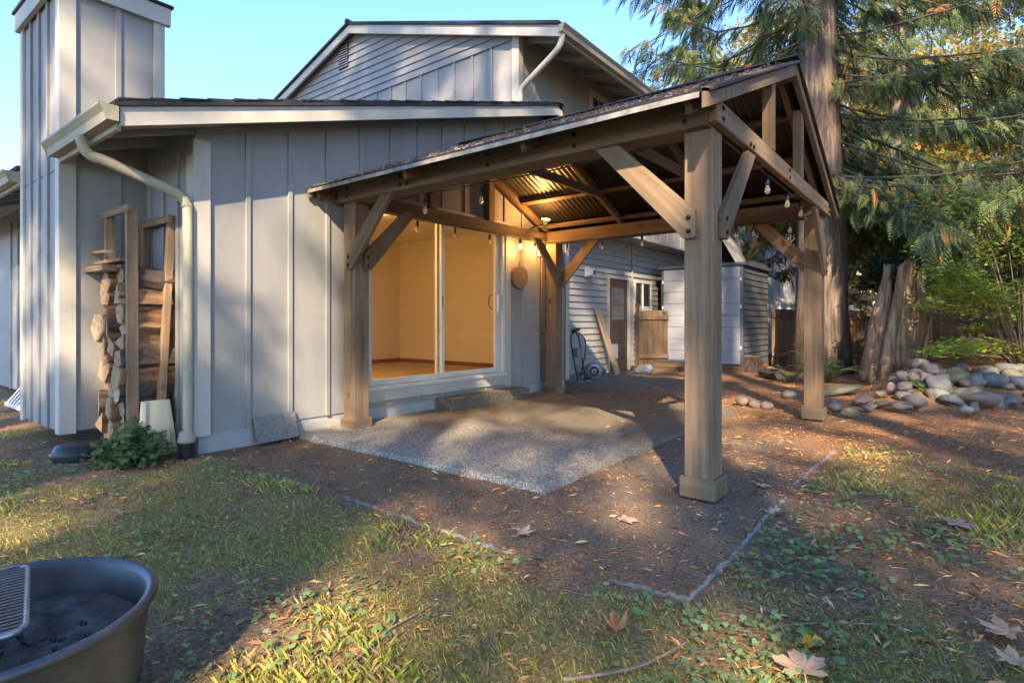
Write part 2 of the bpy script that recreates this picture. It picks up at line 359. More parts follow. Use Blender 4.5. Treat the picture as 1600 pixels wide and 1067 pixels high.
# patio slab: exposed aggregate
m, nt_, b_ = new('exposed_aggregate', .85); b_.inputs['Specular IOR Level'].default_value = .3
vv = mapping(nt_, (1, 1, 1), False); vo = nt_.nodes.new('ShaderNodeTexVoronoi'); vo.inputs['Scale'].default_value = 95; nt_.links.new(vv, vo.inputs['Vector'])
hs = nt_.nodes.new('ShaderNodeSeparateColor'); nt_.links.new(vo.outputs['Color'], hs.inputs[0])
peb = ramp(nt_, hs.outputs[0], [(.0, (.19, .175, .15)), (.35, (.31, .285, .245)), (.7, (.42, .385, .325)), (.93, (.62, .57, .48))])
ed = ramp(nt_, vo.outputs['Distance'], [(.35, (1, 1, 1)), (.75, (.5, .48, .44))])
c_ = mixc(nt_, 1, peb, ed, 'MULTIPLY'); n1 = noise(nt_, vv, 1.6, 8, .65)
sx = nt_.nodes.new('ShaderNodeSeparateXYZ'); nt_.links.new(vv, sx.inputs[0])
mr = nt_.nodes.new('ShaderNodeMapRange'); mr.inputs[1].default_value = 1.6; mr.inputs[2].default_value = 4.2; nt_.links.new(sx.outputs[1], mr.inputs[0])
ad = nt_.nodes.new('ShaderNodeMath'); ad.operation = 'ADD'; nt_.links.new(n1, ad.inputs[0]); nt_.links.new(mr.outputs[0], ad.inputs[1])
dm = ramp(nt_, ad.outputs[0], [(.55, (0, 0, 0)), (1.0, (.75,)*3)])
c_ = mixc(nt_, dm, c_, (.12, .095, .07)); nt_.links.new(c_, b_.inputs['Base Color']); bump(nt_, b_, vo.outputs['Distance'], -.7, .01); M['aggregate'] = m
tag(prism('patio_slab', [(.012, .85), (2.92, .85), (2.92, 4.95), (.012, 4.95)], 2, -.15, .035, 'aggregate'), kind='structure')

# ------------------------------------------------------------------ house
house = thing('house', 'grey board and batten house with low wing, sliding glass door and chimney chase', 'house')
RS = .3006
def zt(y): return 2.62+RS*(y+.717)                     # underside of the wing roof
WB = .155
D0, D1, DZ0, DZ1 = 1.66, 4.10, .36, 2.42              # sliding door opening
T = -.12
prism('wall', [(-.06, WB), (D0, WB), (D0, zt(D0)-.04), (-.06, zt(-.06)-.04)], 0, T, 0, 'siding', house)
prism('wall', [(D0, DZ1), (D1, DZ1), (D1, zt(D1)-.04), (D0, zt(D0)-.04)], 0, T, 0, 'siding', house)
prism('wall', [(D1, WB), (5.73, WB), (5.73, zt(4.9)-.04), (4.9, zt(4.9)-.04), (D1, zt(D1)-.04)], 0, T, 0, 'siding', house)
box('wall', (T, D0, WB), (0, D1, DZ0-.001), 'siding', house, 0)
for i in range(14):
    y = .385+.4115*i
    if y > 5.6: break
    z0 = WB+.0 if not (D0-.05 < y < D1+.14) else DZ1+.085
    box('batten', (-.002, y-.022, z0), (.02, y+.022, zt(min(y, 4.9))-.15), 'siding', house)
    if D0+.1 < y < D1: box('batten', (-.002, y-.022, WB+.004), (.018, y+.022, .224), 'siding', house)
# frieze under the rake, corner boards
F0 = [(-.06, zt(-.06)-.15), (4.9, zt(4.9)-.15), (4.9, zt(4.9)-.03), (-.06, zt(-.06)-.03)]
prism('frieze_board', F0, 0, .002, .026, 'siding', house)
box('corner_board', (.002, -.085, WB-.02), (.03, .053, 2.63), 'trim', house)
box('corner_board', (-.11, -.087, WB-.02), (.001, -.062, 2.5), 'trim', house)
box('corner_board', (.002, 5.66, WB), (.03, 5.755, 3.9), 'trim', house)
box('foundation', (T, -.03, -.2), (-.014, 5.7, WB-.002), 'found', house, 0)
# return wall to the chimney and the wall beyond
box('wall', (-1.06, -.06, .12), (-.121, .04, 2.75), 'siding', house, 0)
for x in (-.32, -.62, -.92): box('batten', (x-.022, -.083, .12), (x+.022, -.058, 2.6), 'siding', house)
box('wall', (-9, -.06, .1), (-2.28, .04, 2.75), 'siding', house, 0)
for i in range(10): box('batten', (-2.5-.41*i-.022, -.083, .1), (-2.5-.41*i+.022, -.058, 2.6), 'siding', house)
# chimney chase
ch = thing('chimney', '', ''); ch.parent = house
for k in ('label', 'category'):
    if k in ch: del ch[k]
CX0, CX1, CY0, CY1, CT = -2.29, -1.05, -.71, .09, 4.14
box('chase', (CX0, CY0, .15), (CX1, CY1, CT), 'siding', ch, 0)
for y in (-.29,): box('batten', (CX1-.002, y-.024, .15), (CX1+.02, y+.024, CT-.16), 'siding', ch)
for x in (-1.42, -1.70, -1.98): box('batten', (x-.022, CY0-.02, .15), (x+.022, CY0+.002, CT-.16), 'siding', ch)
for a, b in (((CX1-.09, CY0-.024), (CX1+.001, CY0+.001)), ((CX0-.02, CY0-.024), (CX0+.07, CY0+.001)), ((CX1+.001, CY0-.025), (CX1+.026, CY0+.10)), ((CX1+.001, .0), (CX1+.026, .095))):
    box('corner_board', (*a, .13), (*b, CT-.165), 'trim', ch)
box('cap_board', (CX1+.002, CY0-.06, CT-.17), (CX1+.05, CY1+.05, CT), 'trim', ch)
box('cap_board', (CX0-.05, CY0-.062, CT-.171), (CX1+.052, CY0-.02, CT+.001), 'trim', ch)
box('cap', (CX0-.07, CY0-.08, CT+.002), (CX1+.07, CY1+.07, CT+.03), 'iron', ch)
box('flashing_seam', (CX0, CY0-.004, 2.43), (CX1, CY0+.002, 2.438), 'iron', ch, 0)
# wing roof
def slab(name, y0, y1, lo, hi, x0, x1, mat): return prism(name, [(y0, zt(y0)+lo), (y1, zt(y1)+lo), (y1, zt(y1)+hi), (y0, zt(y0)+hi)], 0, x0, x1, mat, house)
slab('roof_deck', -.70, 4.93, -.022, .0, -1.03, .325, 'siding'); slab('roof_deck', .10, 4.93, -.022, .0, -2.34, -1.031, 'siding'); slab('roof_deck', -.70, 4.93, -.022, .0, -9, -2.341, 'siding')
rf = slab('roof', -.76, 4.96, .004, .045, -1.03, .395, 'shingle'); slab('roof', .10, 4.96, .004, .045, -2.34, -1.031, 'shingle'); slab('roof', -.76, 4.96, .004, .045, -9, -2.341, 'shingle')
for i in range(28):                                      # shingle courses show as a ragged edge along the rake
    y = -.74+i*.203
    o = prism('shingle', [(y, zt(y)+.044), (y+.22, zt(y+.22)+.046), (y+.22, zt(y+.22)+.05), (y, zt(y)+.062)], 0, -.6, .40+random.uniform(-.006, .012), 'shingle', rf)
slab('rake_fascia', -.72, 4.93, -.135, .002, .33, .37, 'trim')
prism('ridge_cap', [(4.80, zt(4.8)+.05), (4.98, zt(4.98)+.02), (5.06, 4.20), (5.03, 4.36), (4.95, 4.42)], 0, -.2, .42, 'shingle', house)
prism('rake_fascia', [(4.93, 4.30), (5.0, 4.28), (5.35, 4.08), (5.35, 3.97), (4.93, 4.18)], 0, .328, .365, 'trim', house)
for x in (-.02, -.55, .3): beam('rafter_tail', (x, -.70, zt(-.70)-.085), (x, -.0, zt(0)-.085), .04, .11, 'siding', house)
for x in (-2.6, -3.2, -3.8, -4.4): beam('rafter_tail', (x, -.70, zt(-.70)-.085), (x, -.09, zt(-.09)-.085), .04, .11, 'siding', house)
def gutter(p0, p1, out, parent):                         # K-profile trough between two points, 'out' away from the wall
    p0 = Vector(p0); p1 = Vector(p1); o = Vector(out); prof = [(0, 0), (0, -.105), (.07, -.105), (.085, -.05), (.12, -.01), (.12, .005), (.112, .005), (.108, -.012), (.075, -.05), (.062, -.097), (.008, -.097), (.008, 0)]
    V = [e+o*a+Vector((0, 0, b)) for e in (p0, p1) for a, b in prof]; n = len(prof)
    F = [(i, (i+1) % n, (i+1) % n+n, i+n) for i in range(n)]
    V2 = [e+o*a+Vector((0, 0, b)) for e in (p0, p1) for a, b in ((0, 0), (0, -.105), (.07, -.105), (.12, 0))]
    k = len(V); V += V2; F += [(k, k+1, k+2, k+3), (k+7, k+6, k+5, k+4)]
    return pm('gutter', V, F, 'gutter', parent)
box('eave_fascia', (-1.03, -.735, 2.46), (.329, -.70, 2.615), 'gutter', house)
box('eave_fascia', (-9, -.735, 2.46), (-2.36, -.70, 2.615), 'gutter', house)
g1 = gutter((.40, -.737, 2.61), (-1.03, -.737, 2.60), (0, -1, 0), house)
gutter((-2.37, -.737, 2.60), (-9, -.737, 2.585), (0, -1, 0), house)
def rectpipe(name, pts, mat, parent, r=.04):
    return tube(name, smooth_path(pts, 6), r, mat, parent, 10)
rectpipe('downspout', [(-.19, -.79, 2.51), (-.19, -.79, 2.45), (-.17, -.75, 2.37), (-.12, -.65, 2.33), (-.02, -.30, 2.19), (.02, -.18, 2.13), (.03, -.14, 2.05), (.03, -.13, 1.9), (.03, -.13, .33), (.03, -.13, .16)], 'gutter', g1)
o = lathe('downspout_boot', [(.05, .15), (.07, .08), (.068, .06)], 'gutter', g1, 16, (.03, -.14, .05))
pf = []
for i in range(12): pf += [(.064, -.10+i*.02), (.064, -.092+i*.02), (.053, -.09+i*.02), (.053, -.082+i*.02)]
lathe('drain_pipe', pf, 'blackplastic', g1, 18, (.03, -.14, -.0))

# sliding door
sdoor = bpy.data.objects.new('sliding_door', None); link(sdoor, house)
for a, b in (((.002, D0-.09, .225), (.028, D0+.0, 2.505)), ((.002, D1-.01, .20), (.028, D1+.105, 2.505))): box('casing', a, b, 'trim', sdoor)
box('casing', (.003, D0+.001, DZ1-.01), (.03, D1-.011, 2.505), 'trim', sdoor)
box('apron', (.002, D0+.001, .225), (.03, D1-.011, .352), 'trim', sdoor)
box('sill', (-.10, D0+.001, .354), (.055, D1-.011, .395), 'frame', sdoor)
for a, b in (((-.1, D0, .396), (.012, D0+.05, DZ1)), ((-.1, D1-.06, .396), (.012, D1-.011, DZ1)), ((-.1, D0+.051, DZ1-.05), (.012, D1-.061, DZ1-.002))): box('frame', a, b, 'frame', sdoor)
def panel(y0, y1, x, stl, str_, parent):
    p = bpy.data.objects.new('door_panel', None); link(p, parent)
    box('stile', (x-.02, y0, .40), (x+.02, y0+stl, DZ1-.052), 'frame', p); box('stile', (x-.02, y1-str_, .40), (x+.02, y1, DZ1-.052), 'frame', p)
    box('rail', (x-.019, y0+stl, .40), (x+.019, y1-str_, .465), 'frame', p); box('rail', (x-.019, y0+stl, DZ1-.11), (x+.019, y1-str_, DZ1-.053), 'frame', p)
    box('pane', (x-.004, y0+stl, .466), (x+.004, y1-str_, DZ1-.111), 'glass', p, 0); return p
panel(D0+.052, 2.885, -.012, .05, .055, sdoor)
pp = panel(2.80, 4.035, -.062, .055, .10, sdoor)
box('handle', (-.04, 3.96, 1.25), (-.005, 3.985, 1.48), 'white', pp); box('latch', (-.01, 2.845, 1.28), (.012, 2.86, 1.42), 'blackplastic', pp)
tube('handle_loop', smooth_path([(-.09, 3.93, 1.28), (-.12, 3.90, 1.31), (-.125, 3.89, 1.38), (-.12, 3.90, 1.45), (-.09, 3.93, 1.48)], 4), .006, 'blackplastic', pp)
# the lit room behind it
room = bpy.data.objects.new('room', None); link(room, house)
box('wall', (-3.6, 1.0, .33), (-3.5, 5.6, 2.62), 'room', room, 0); box('wall', (-3.5, 5.2, .33), (-.121, 5.3, 2.62), 'room', room, 0)
box('wall', (-3.5, .6, .33), (-.121, .7, 2.62), 'room', room, 0); box('wall', (-3.5, .7, .33), (-3.4, 1.0, 2.62), 'room', room, 0)
box('carpet', (-3.6, .6, .28), (-.125, 5.3, .33), 'carpet', room, 0); box('ceiling', (-3.6, .6, 2.62), (-.125, 5.3, 2.68), 'roomceil', room, 0)
box('baseboard', (-3.498, 1.0, .331), (-3.485, 5.198, .40), 'base', room); box('baseboard', (-3.48, 5.185, .331), (-.13, 5.199, .40), 'base', room)
box('ceiling_beam', (-3.4, 2.6, 2.47), (-.13, 2.78, 2.619), 'roomceil', room)
for y in (2.2, 3.4): box('outlet', (-3.484, y, .70), (-3.478, y+.07, .81), 'white', room)
lp = lathe('room_lamp', [(.05, .0), (.16, .02), (.18, .07), (.12, .10)], 'lit', room, 20, (-.9, 1.25, 2.50))
pl = bpy.data.lights.new('room_light', 'POINT'); pl.energy = 21; pl.color = (1, .62, .27); pl.shadow_soft_size = .2
po = bpy.data.objects.new('room_light', pl); po.location = (-.9, 1.25, 2.2); link(po, room)

# two-storey block behind
MX, RX, RZ, MY, ES = -.25, -4.25, 6.86, 4.74, .3206
EX, EZ = .63, 6.86-.3206*4.88
def mz(x): return RZ-ES*abs(x-RX)
prism('wall', [(-8.4, 2.9), (MX, 2.9), (MX, mz(MX)-.03), (RX, mz(RX)-.03), (-8.4, mz(-8.4)-.03)], 1, MY, MY+.1, 'siding', house)
prism('wall', [(MY+.1, 2.87), (20, 2.87), (20, mz(MX)-.03), (MY+.1, mz(MX)-.03)], 0, MX-.1, MX, 'siding', house)
box('soffit', (-.9, 5.0, 2.86), (MX-.002, 20, 2.90), 'siding', house, 0)
for i in range(17):
    x = -.375-.405*i
    box('batten', (x-.022, MY-.02, 4.0), (x+.022, MY+.002, 5.46), 'siding', house)
for i in range(22):
    y = MY+.42+.41*i; box('batten', (MX-.002, y-.022, 2.872), (MX+.02, y+.022, 5.36), 'siding', house)
z = 5.44; k = 0
while z < RZ-.06:
    x1 = min(-.36, RX+(RZ-.03-z)/ES); x0 = max(-8.3, RX-(RZ-.03-z)/ES)
    t1 = min(-.36, RX+(RZ-.03-z-.14)/ES) if z+.14 < RZ-.03 else RX+.01; t0 = max(-8.3, RX-(RZ-.03-z-.14)/ES) if z+.14 < RZ-.03 else RX-.01
    V = [(x0, MY-.034, z), (x1, MY-.034, z), (t1, MY-.008, z+.14), (t0, MY-.008, z+.14), (x0, MY-.002, z), (x1, MY-.002, z), (t1, MY-.002, z+.14), (t0, MY-.002, z+.14)]
    pm('clapboard', V, [(0, 1, 2, 3), (1, 0, 4, 5), (5, 6, 2, 1), (4, 0, 3, 7), (3, 2, 6, 7)], 'siding', house); z += .1345
box('corner_board', (MX-.10, MY-.03, 3.9), (MX+.001, MY+.0, 5.52), 'trim', house); box('corner_board', (MX+.002, MY-.031, 3.9), (MX+.03, MY+.09, 5.46), 'trim', house)
RY = 4.56
for s, xe in ((1, EX), (-1, 2*RX-EX)):
    a, b = (RX, xe) if s > 0 else (xe, RX)
    prism('roof', [(a, mz(a)), (b, mz(b)), (b, mz(b)+.05), (a, mz(a)+.05)], 1, RY-.04, 20.3, 'shingle', house)
    prism('rake_fascia', [(a, mz(a)-.16), (b, mz(b)-.16), (b, mz(b)-.002), (a, mz(a)-.002)], 1, RY, RY+.04, 'trim', house)
    prism('soffit', [(a, mz(a)-.03), (b, mz(b)-.03), (b, mz(b)-.003), (a, mz(a)-.003)], 1, RY+.042, 20.2, 'siding', house)
tube('ridge_cap', [(RX, RY-.06, RZ+.05), (RX, 20, RZ+.05)], .05, 'shingle', house, 8)
g2 = gutter((EX-.03, RY-.02, EZ+.0), (EX-.03, 20, EZ+.0), (1, 0, 0), house)
box('eave_fascia', (EX-.07, RY+.042, EZ-.15), (EX-.031, 20, EZ-.002), 'gutter', house)
for i in range(12): beam('rafter_tail', (EX-.08, 4.9+.75*i, mz(EX-.08)-.09), (MX, 4.9+.75*i, mz(MX)-.09), .04, .10, 'siding', house)
rectpipe('downspout', [(.62, 4.62, 5.19), (.62, 4.62, 5.12), (.57, 4.62, 5.02), (.45, 4.63, 4.94), (-.06, 4.66, 4.66), (-.14, 4.67, 4.59), (-.16, 4.67, 4.50), (-.16, 4.67, 3.95)], 'trim', g2, .042)
vt = bpy.data.objects.new('gable_vent', None); link(vt, house)
box('vent_box', (-4.76, MY-.045, 6.16), (-4.46, MY-.03, 6.62), 'blackplastic', vt)
for i in range(9): box('slat', (-4.755, MY-.06, 6.175+.05*i), (-4.465, MY-.044, 6.197+.05*i), 'siding', vt)
uw = bpy.data.objects.new('upper_window', None); link(uw, house)
box('pane', (MX+.003, 6.98, 4.3), (MX+.012, 8.1, 5.24), 'winglass', uw, 0)
for a, b in (((6.87, 4.2), (6.98, 5.36)), ((8.1, 4.2), (8.2, 5.36)), ((6.981, 5.24), (8.099, 5.36)), ((6.981, 4.2), (8.099, 4.3))): box('casing', (MX+.003, a[0], a[1]), (MX+.03, b[0], b[1]), 'trim', uw)
# ground-floor wall of clapboards with the back door
QX = -.77
box('wall', (QX-.1, 5.6, .05), (QX-.03, 14.2, 2.88), 'clap', house, 0)
bd0, bd1 = 8.60, 9.50
z = .10
while z < 2.84:
    h = .127; segs = [(5.62, bd0-.07), (bd1+.07, 9.80), (10.78, 14.2)] if z < 2.08 else [(5.62, 14.2)]
    if z < 1.38 and z > 0: segs = [(5.62, bd0-.07), (bd1+.07, 14.2)]
    for a, b in segs:
        V = [(QX+.012, a, z), (QX+.012, b, z), (QX-.018, b, z+h+.01), (QX-.018, a, z+h+.01), (QX-.029, a, z), (QX-.029, b, z), (QX-.029, b, z+h+.01), (QX-.029, a, z+h+.01)]
        pm('clapboard', V, [(0, 1, 2, 3), (1, 0, 4, 5), (1, 5, 6, 2), (4, 0, 3, 7), (3, 2, 6, 7)], 'clap', house)
    z += h
bdr = bpy.data.objects.new('back_door', None); link(bdr, house)
for a, b in (((bd0-.07, .02), (bd0, 2.10)), ((bd1, .02), (bd1+.07, 2.10)), ((bd0+.001, 2.03), (bd1-.001, 2.10))): box('casing', (QX-.02, a[0], a[1]), (QX+.03, b[0], b[1]), 'trim', bdr)
box('door_leaf', (QX-.029, bd0+.001, .03), (QX-.018, bd1-.001, 2.029), 'doorwood', bdr)
for a, b in (((bd0+.02, .05), (bd0+.15, 2.0)), ((bd1-.15, .05), (bd1-.02, 2.0)), ((bd0+.151, 1.0), (bd1-.151, 1.15)), ((bd0+.151, 1.85), (bd1-.151, 2.0)), ((bd0+.151, .05), (bd1-.151, .3))): box('door_stile', (QX-.0175, a[0], a[1]), (QX-.004, b[0], b[1]), 'doorwood', bdr)
box('pane', (QX-.0175, bd0+.152, 1.151), (QX-.012, bd1-.152, 1.849), 'winglass', bdr, 0)
box('pet_flap', (QX-.0175, bd0+.16, .31), (QX+.004, bd0+.42, .62), 'white', bdr)
bw = bpy.data.objects.new('back_window', None); link(bw, house)
box('pane', (QX-.02, 9.88, 1.35), (QX-.01, 10.7, 2.0), 'winglass', bw, 0)
for a, b in (((9.8, 1.3), (9.88, 2.08)), ((10.7, 1.3), (10.78, 2.08)), ((9.881, 2.0), (10.699, 2.08)), ((9.881, 1.3), (10.699, 1.36)), ((10.25, 1.361), (10.29, 1.999))): box('casing', (QX-.03, a[0], a[1]), (QX+.02, b[0], b[1]), 'trim', bw)
box('corner_seam', (QX+.008, 9.66, .1), (QX+.03, 9.72, 2.85), 'clap', house)
# shingled lower roof and far wing of the same house
prism('roof', [(-.24, 3.95), (.62, 2.45), (.66, 2.47), (-.2, 3.99)], 1, 13.2, 17.5, 'farroof', house)
prism('rake_fascia', [(-.24, 3.85), (.60, 2.37), (.70, 2.44), (-.2, 4.0)], 1, 17.5, 17.56, 'trim', house)
box('wall', (-.24, 14.2, 0), (.2, 17.4, 2.5), 'clap', house, 0)
fx = atf(24, 1160, 500); fy = atf(24, 1232, 500)

# concrete step under the sliding door
st = tag(prism('door_step', [(.035, 2.72), (.27, 2.72), (.31, 3.3), (.28, 3.75), (.30, 4.28), (.035, 4.28)], 2, .03, .175, 'stepmat'), 'rough brown aggregate step below the sliding glass door', 'step')
pv = tag(beam('paver', (.05, .43, .115), (.05, .84, .125), .035, .24, 'paver', up=(-.35, 0, 1)), 'square grey concrete paver leaning on the house foundation', 'paver')

# ------------------------------------------------------------------ pavilion
pav = thing('pavilion', 'brown timber pavilion with corrugated gable roof over the patio', 'pavilion', loc=(2, 3.2, 0))
pav.location = (0, 0, 0)
PX, PY, S = (.21, 3.76), (1.41, 5.04), .09
BZ0, BZ1 = 2.295, 2.45
for x in PX:
    for y in PY:
        p = box('post', (x-S, y-S, 0.0), (x+S, y+S, BZ0), 'cedar', pav, .006)
        h = .13; t = S+.024
        for a, b in (((x-t, y-t), (x+t, y-S-.0005)), ((x-t, y+S+.0005), (x+t, y+t)), ((x-t, y-S), (x-S-.0005, y+S)), ((x+S+.0005, y-S), (x+t, y+S))):
            q = box('base_trim', (*a, 0.0), (*b, h), 'cedar', None, .008); q.parent = p; q.matrix_parent_inverse = p.matrix_world.inverted()
for y0, y1 in ((1.25, 1.47), (4.98, 5.20)):
    box('eave_beam', (.085, y0, BZ0+.0), (3.845, y1, BZ1+.02), 'cedar' if y0 < 2 else 'cedar_shaded', pav, .006)
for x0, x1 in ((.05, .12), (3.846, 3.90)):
    box('gable_tie', (x0, 1.25, BZ0+.012), (x1, 5.22, BZ1-.0), 'cedar' if x0 > 1 else 'cedar_shaded', pav, .006)
PYC, PEY, PEZ, PRZ = 3.2, 2.22, 2.385, 3.335          # ridge line, half span, underside heights
PS = (PRZ-PEZ)/PEY
def rz(y): return PRZ-PS*abs(y-PYC)
for x in (.085, 3.872):
    for y in (2.60, 3.68):
        box('gable_strut', (x-.045, y-.055, BZ1+.0), (x+.03, y+.055, rz(y)-.055), 'cedar', pav)
for x in (.085, 1.35, 2.6, 3.80):
    for sgn in (-1, 1):
        e = PYC+sgn*(PEY-.06); beam('rafter', (x, e, rz(e)-.055), (x, PYC, rz(PYC)-.055), .045, .10, 'cedar_shaded', pav)
for x in (1.35, 2.6): box('collar_tie', (x+.024, 2.1, rz(2.1)-.16), (x+.065, 4.3, rz(2.1)-.06), 'cedar_shaded', pav)
box('ridge_beam', (.05, PYC-.022, PRZ-.14), (3.90, PYC+.022, PRZ-.012), 'cedar_shaded', pav)
for sgn in (-1, 1):
    for d in (.55, 1.15, 1.75):
        y = PYC+sgn*d
        for x0, x1 in ((.11, 1.325), (1.375, 2.575), (2.625, 3.775)): beam('purlin', (x0, y, rz(y)-.04), (x1, y, rz(y)-.04), .075, .035, 'cedar_shaded', pav, up=(0, sgn*PS, 1))
for sgn in (-1, 1):
    nn = 52*4; V = []; F = []
    for lay in (.0, .02):
        for i in range(nn+1):
            x = .06+(3.97-.06)*i/nn; wv = .008*math.sin(i*math.pi/2)
            for y in (PYC, PYC+sgn*PEY): V.append((x, y, rz(y)+wv+lay))
    k = 2*(nn+1)
    for i in range(nn):
        a = 2*i; F += [(a, a+1, a+3, a+2), (a+k, a+k+2, a+k+3, a+k+1)]
    F += [(2*i+1, 2*i+1+k, 2*i+3+k, 2*i+3) for i in range(nn)]
    F += [(0, k, k+1, 1), (2*nn, 2*nn+1, 2*nn+1+k, 2*nn+k)]
    pm('roof_sheet', V, F, 'metalroof', pav, True)
    e = PYC+sgn*PEY
    prism('drip_edge', [(e-sgn*.08, rz(e)+.034), (e+sgn*.012, rz(e)+.006), (e+sgn*.012, rz(e)-.026), (e+sgn*.004, rz(e)-.026), (e+sgn*.004, rz(e)+.0), (e-sgn*.08, rz(e)+.028)], 0, .03, 3.89, 'drip', pav)
    q = prism('rake_board', [(e, rz(e)-.085), (PYC, PRZ-.105), (PYC, PRZ+.028), (e, rz(e)+.03)], 0, 3.902, 3.945, 'cedar', pav)
    prism('rake_board', [(e, rz(e)-.07), (PYC, PRZ-.09), (PYC, PRZ+.028), (e, rz(e)+.03)], 0, .015, .055, 'cedar_shaded', pav)
beam('ridge_cap', (.02, PYC, PRZ+.04), (3.97, PYC, PRZ+.04), .16, .02, 'metalroof', pav)
def bolts(pts, axis, parent):
    for p in pts:
        o = lathe('bolt', [(.001, .0), (.016, .0), (.016, .008), (.006, .012)], 'iron', parent, 8, p, axis)
def brace(px_, py_, dx, dy, face):
    """knee brace lying on the outer face of a post; dx,dy the way it leans, face the outward normal"""
    a = Vector((px_, py_, 1.72)); d = Vector((dx, dy, 0)); n = Vector(face)
    c = a+n*(S+.022)
    lo = c-d*.02+Vector((0, 0, -.02)); hi = c+d*.60+Vector((0, 0, .585+.02))
    hw = .062; L = 1/math.sqrt(2)
    def P(s, zz): return c+d*s+Vector((0, 0, zz))
    poly = [P(S-.085, -.10), P(S-.01, -.10), P(S+.57+.05, .575), P(S+.57-.13, .575), P(S-.085, .07)]
    V = [p+n*e for e in (-.021, .021) for p in poly]; m_ = len(poly)
    F = [tuple(range(m_)), tuple(range(2*m_-1, m_-1, -1))]+[(i, i+m_, (i+1) % m_+m_, (i+1) % m_) for i in range(m_)]
    cen = sum((Vector(v) for v in V), Vector())/len(V); ax = (d+Vector((0, 0, 1))).normalized()
    mx = Matrix((ax.cross(n), n, ax)).transposed().to_4x4(); mx.translation = cen; inv = mx.inverted()
    o = pm('knee_brace', [inv @ v for v in V], F, 'cedar', None)
    bm = bmesh.new(); bm.from_mesh(o.data); bmesh.ops.recalc_face_normals(bm, faces=bm.faces[:]); bmesh.ops.bevel(bm, geom=bm.edges[:], offset=.004, segments=1, affect='EDGES'); bm.to_mesh(o.data); bm.free()
    o.matrix_world = mx; o.parent = pav
    for zz in (-.055, .03):
        q = lathe('bolt', [(.001, .0), (.015, .0), (.015, .008), (.006, .012)], 'iron', None, 8, P(S-.045, zz)+n*.021, n); q.parent = o; q.matrix_parent_inverse = mx.inverted()
brace(PX[1], PY[0], -1, 0, (0, -1, 0)); brace(PX[1], PY[0], 0, 1, (1, 0, 0))
brace(PX[0], PY[0], 1, 0, (0, -1, 0)); brace(PX[0], PY[0], 0, 1, (1, 0, 0))
brace(PX[0], PY[1], 1, 0, (0, 1, 0)); brace(PX[0], PY[1], 0, -1, (1, 0, 0))
brace(PX[1], PY[1], -1, 0, (0, 1, 0)); brace(PX[1], PY[1], 0, -1, (1, 0, 0))
bolts([(x, 1.249, z) for x in (3.70, 2.9, 2.1, 1.06, 1.16, .28) for z in (2.34, 2.42)], (0, -1, 0), pav)
bolts([(3.901, y, z) for y in (1.36, 5.1, 3.15) for z in (2.345, 2.41)], (1, 0, 0), pav)
bolts([(3.901, y, 2.335) for y in (1.95, 2.03)], (1, 0, 0), pav)

# string lights under the beams
sl = thing('string_lights', 'black cable of clear hanging bulbs strung under the pavilion beams', 'string lights')
cable = []
bul = []
def hang(p, drop=.05, lit=False): bul.append((Vector(p), drop, lit))
bz = BZ0-.004
for px_ in (664, 752): p = onp(1, 1.49, px_, 300); hang((p.x, 1.49, bz), .05)
for px_ in (652, 711, 765): p = onp(0, .15, px_, 350); hang((.15, p.y, bz), .03)
hang((.15, onp(0, .15, 813, 380).y, bz), .02, True)
for px_ in (836, 848): p = onp(0, .15, px_, 380); hang((.15, p.y, bz), .01)
for px_ in (886, 940, 1003, 1150, 1178, 1234): p = onp(1, 4.96, px_, 370); hang((p.x, 4.96, bz), .03)
for px_ in (1199, 1230, 1251): p = onp(0, 3.83, px_, 320); hang((3.83, p.y, bz+.005), .03)
path = [(3.7, 1.49, bz+.02), (2.6, 1.49, bz-.012), (1.4, 1.49, bz-.005), (.30, 1.49, bz-.01), (.15, 1.75, bz-.01), (.15, 2.6, bz-.015), (.15, 3.6, bz-.01), (.15, 4.7, bz-.01), (.33, 4.96, bz-.012), (1.2, 4.96, bz-.015), (2.4, 4.96, bz-.01), (3.4, 4.96, bz-.012), (3.83, 4.75, bz-.002), (3.83, 3.6, bz-.004), (3.83, 2.4, bz), (3.83, 1.55, bz)]
tube('cable', smooth_path(path, 5), .006, 'blackplastic', sl, 5)
for p, d, lit_ in bul:
    s_ = lathe('socket', [(.004, -.005), (.005, -d), (.016, -d-.004), (.018, -d-.055), (.014, -d-.065)], 'blackplastic', sl, 10, p)
    b2 = lathe('bulb', [(.012, -d-.064), (.015, -d-.08), (.022, -d-.10), (.023, -d-.112), (.017, -d-.128), (.004, -d-.136)], 'lit' if lit_ else 'bulb', s_, 12, p)

# wall lantern and the other things on the door wall
wl = thing('wall_light', 'white lit wall light beside the back pavilion post', 'lamp')
box('back_plate', (.021, 4.86, 2.10), (.04, 4.98, 2.26), 'white', wl); tube('arm', [(.03, 4.92, 2.2), (.10, 4.92, 2.24), (.12, 4.92, 2.2)], .014, 'white', wl)
tube('lamp_tube', [(.12, 5.02, 1.98), (.13, 4.97, 2.16)], .03, 'white', wl, 10); lathe('lamp_head', [(.045, 0), (.05, .03), (.03, .07)], 'lit', wl, 14, (.12, 4.86, 2.19))
for nm, lc, en, r_ in (('wall_light_glow', (.22, 4.72, 2.22), 2.4, .05), ('bulb_glow', (.13, onp(0, .15, 813, 380).y, 2.12), 0.9, .03)):
    l = bpy.data.lights.new(nm, 'POINT'); l.energy = en; l.color = (1, .55, .18); l.shadow_soft_size = r_
    lo = bpy.data.objects.new(nm, l); lo.location = lc; link(lo, wl)
cl = thing('clamp_lamp', 'small lit clamp lamp under the pavilion roof near the house', 'lamp')
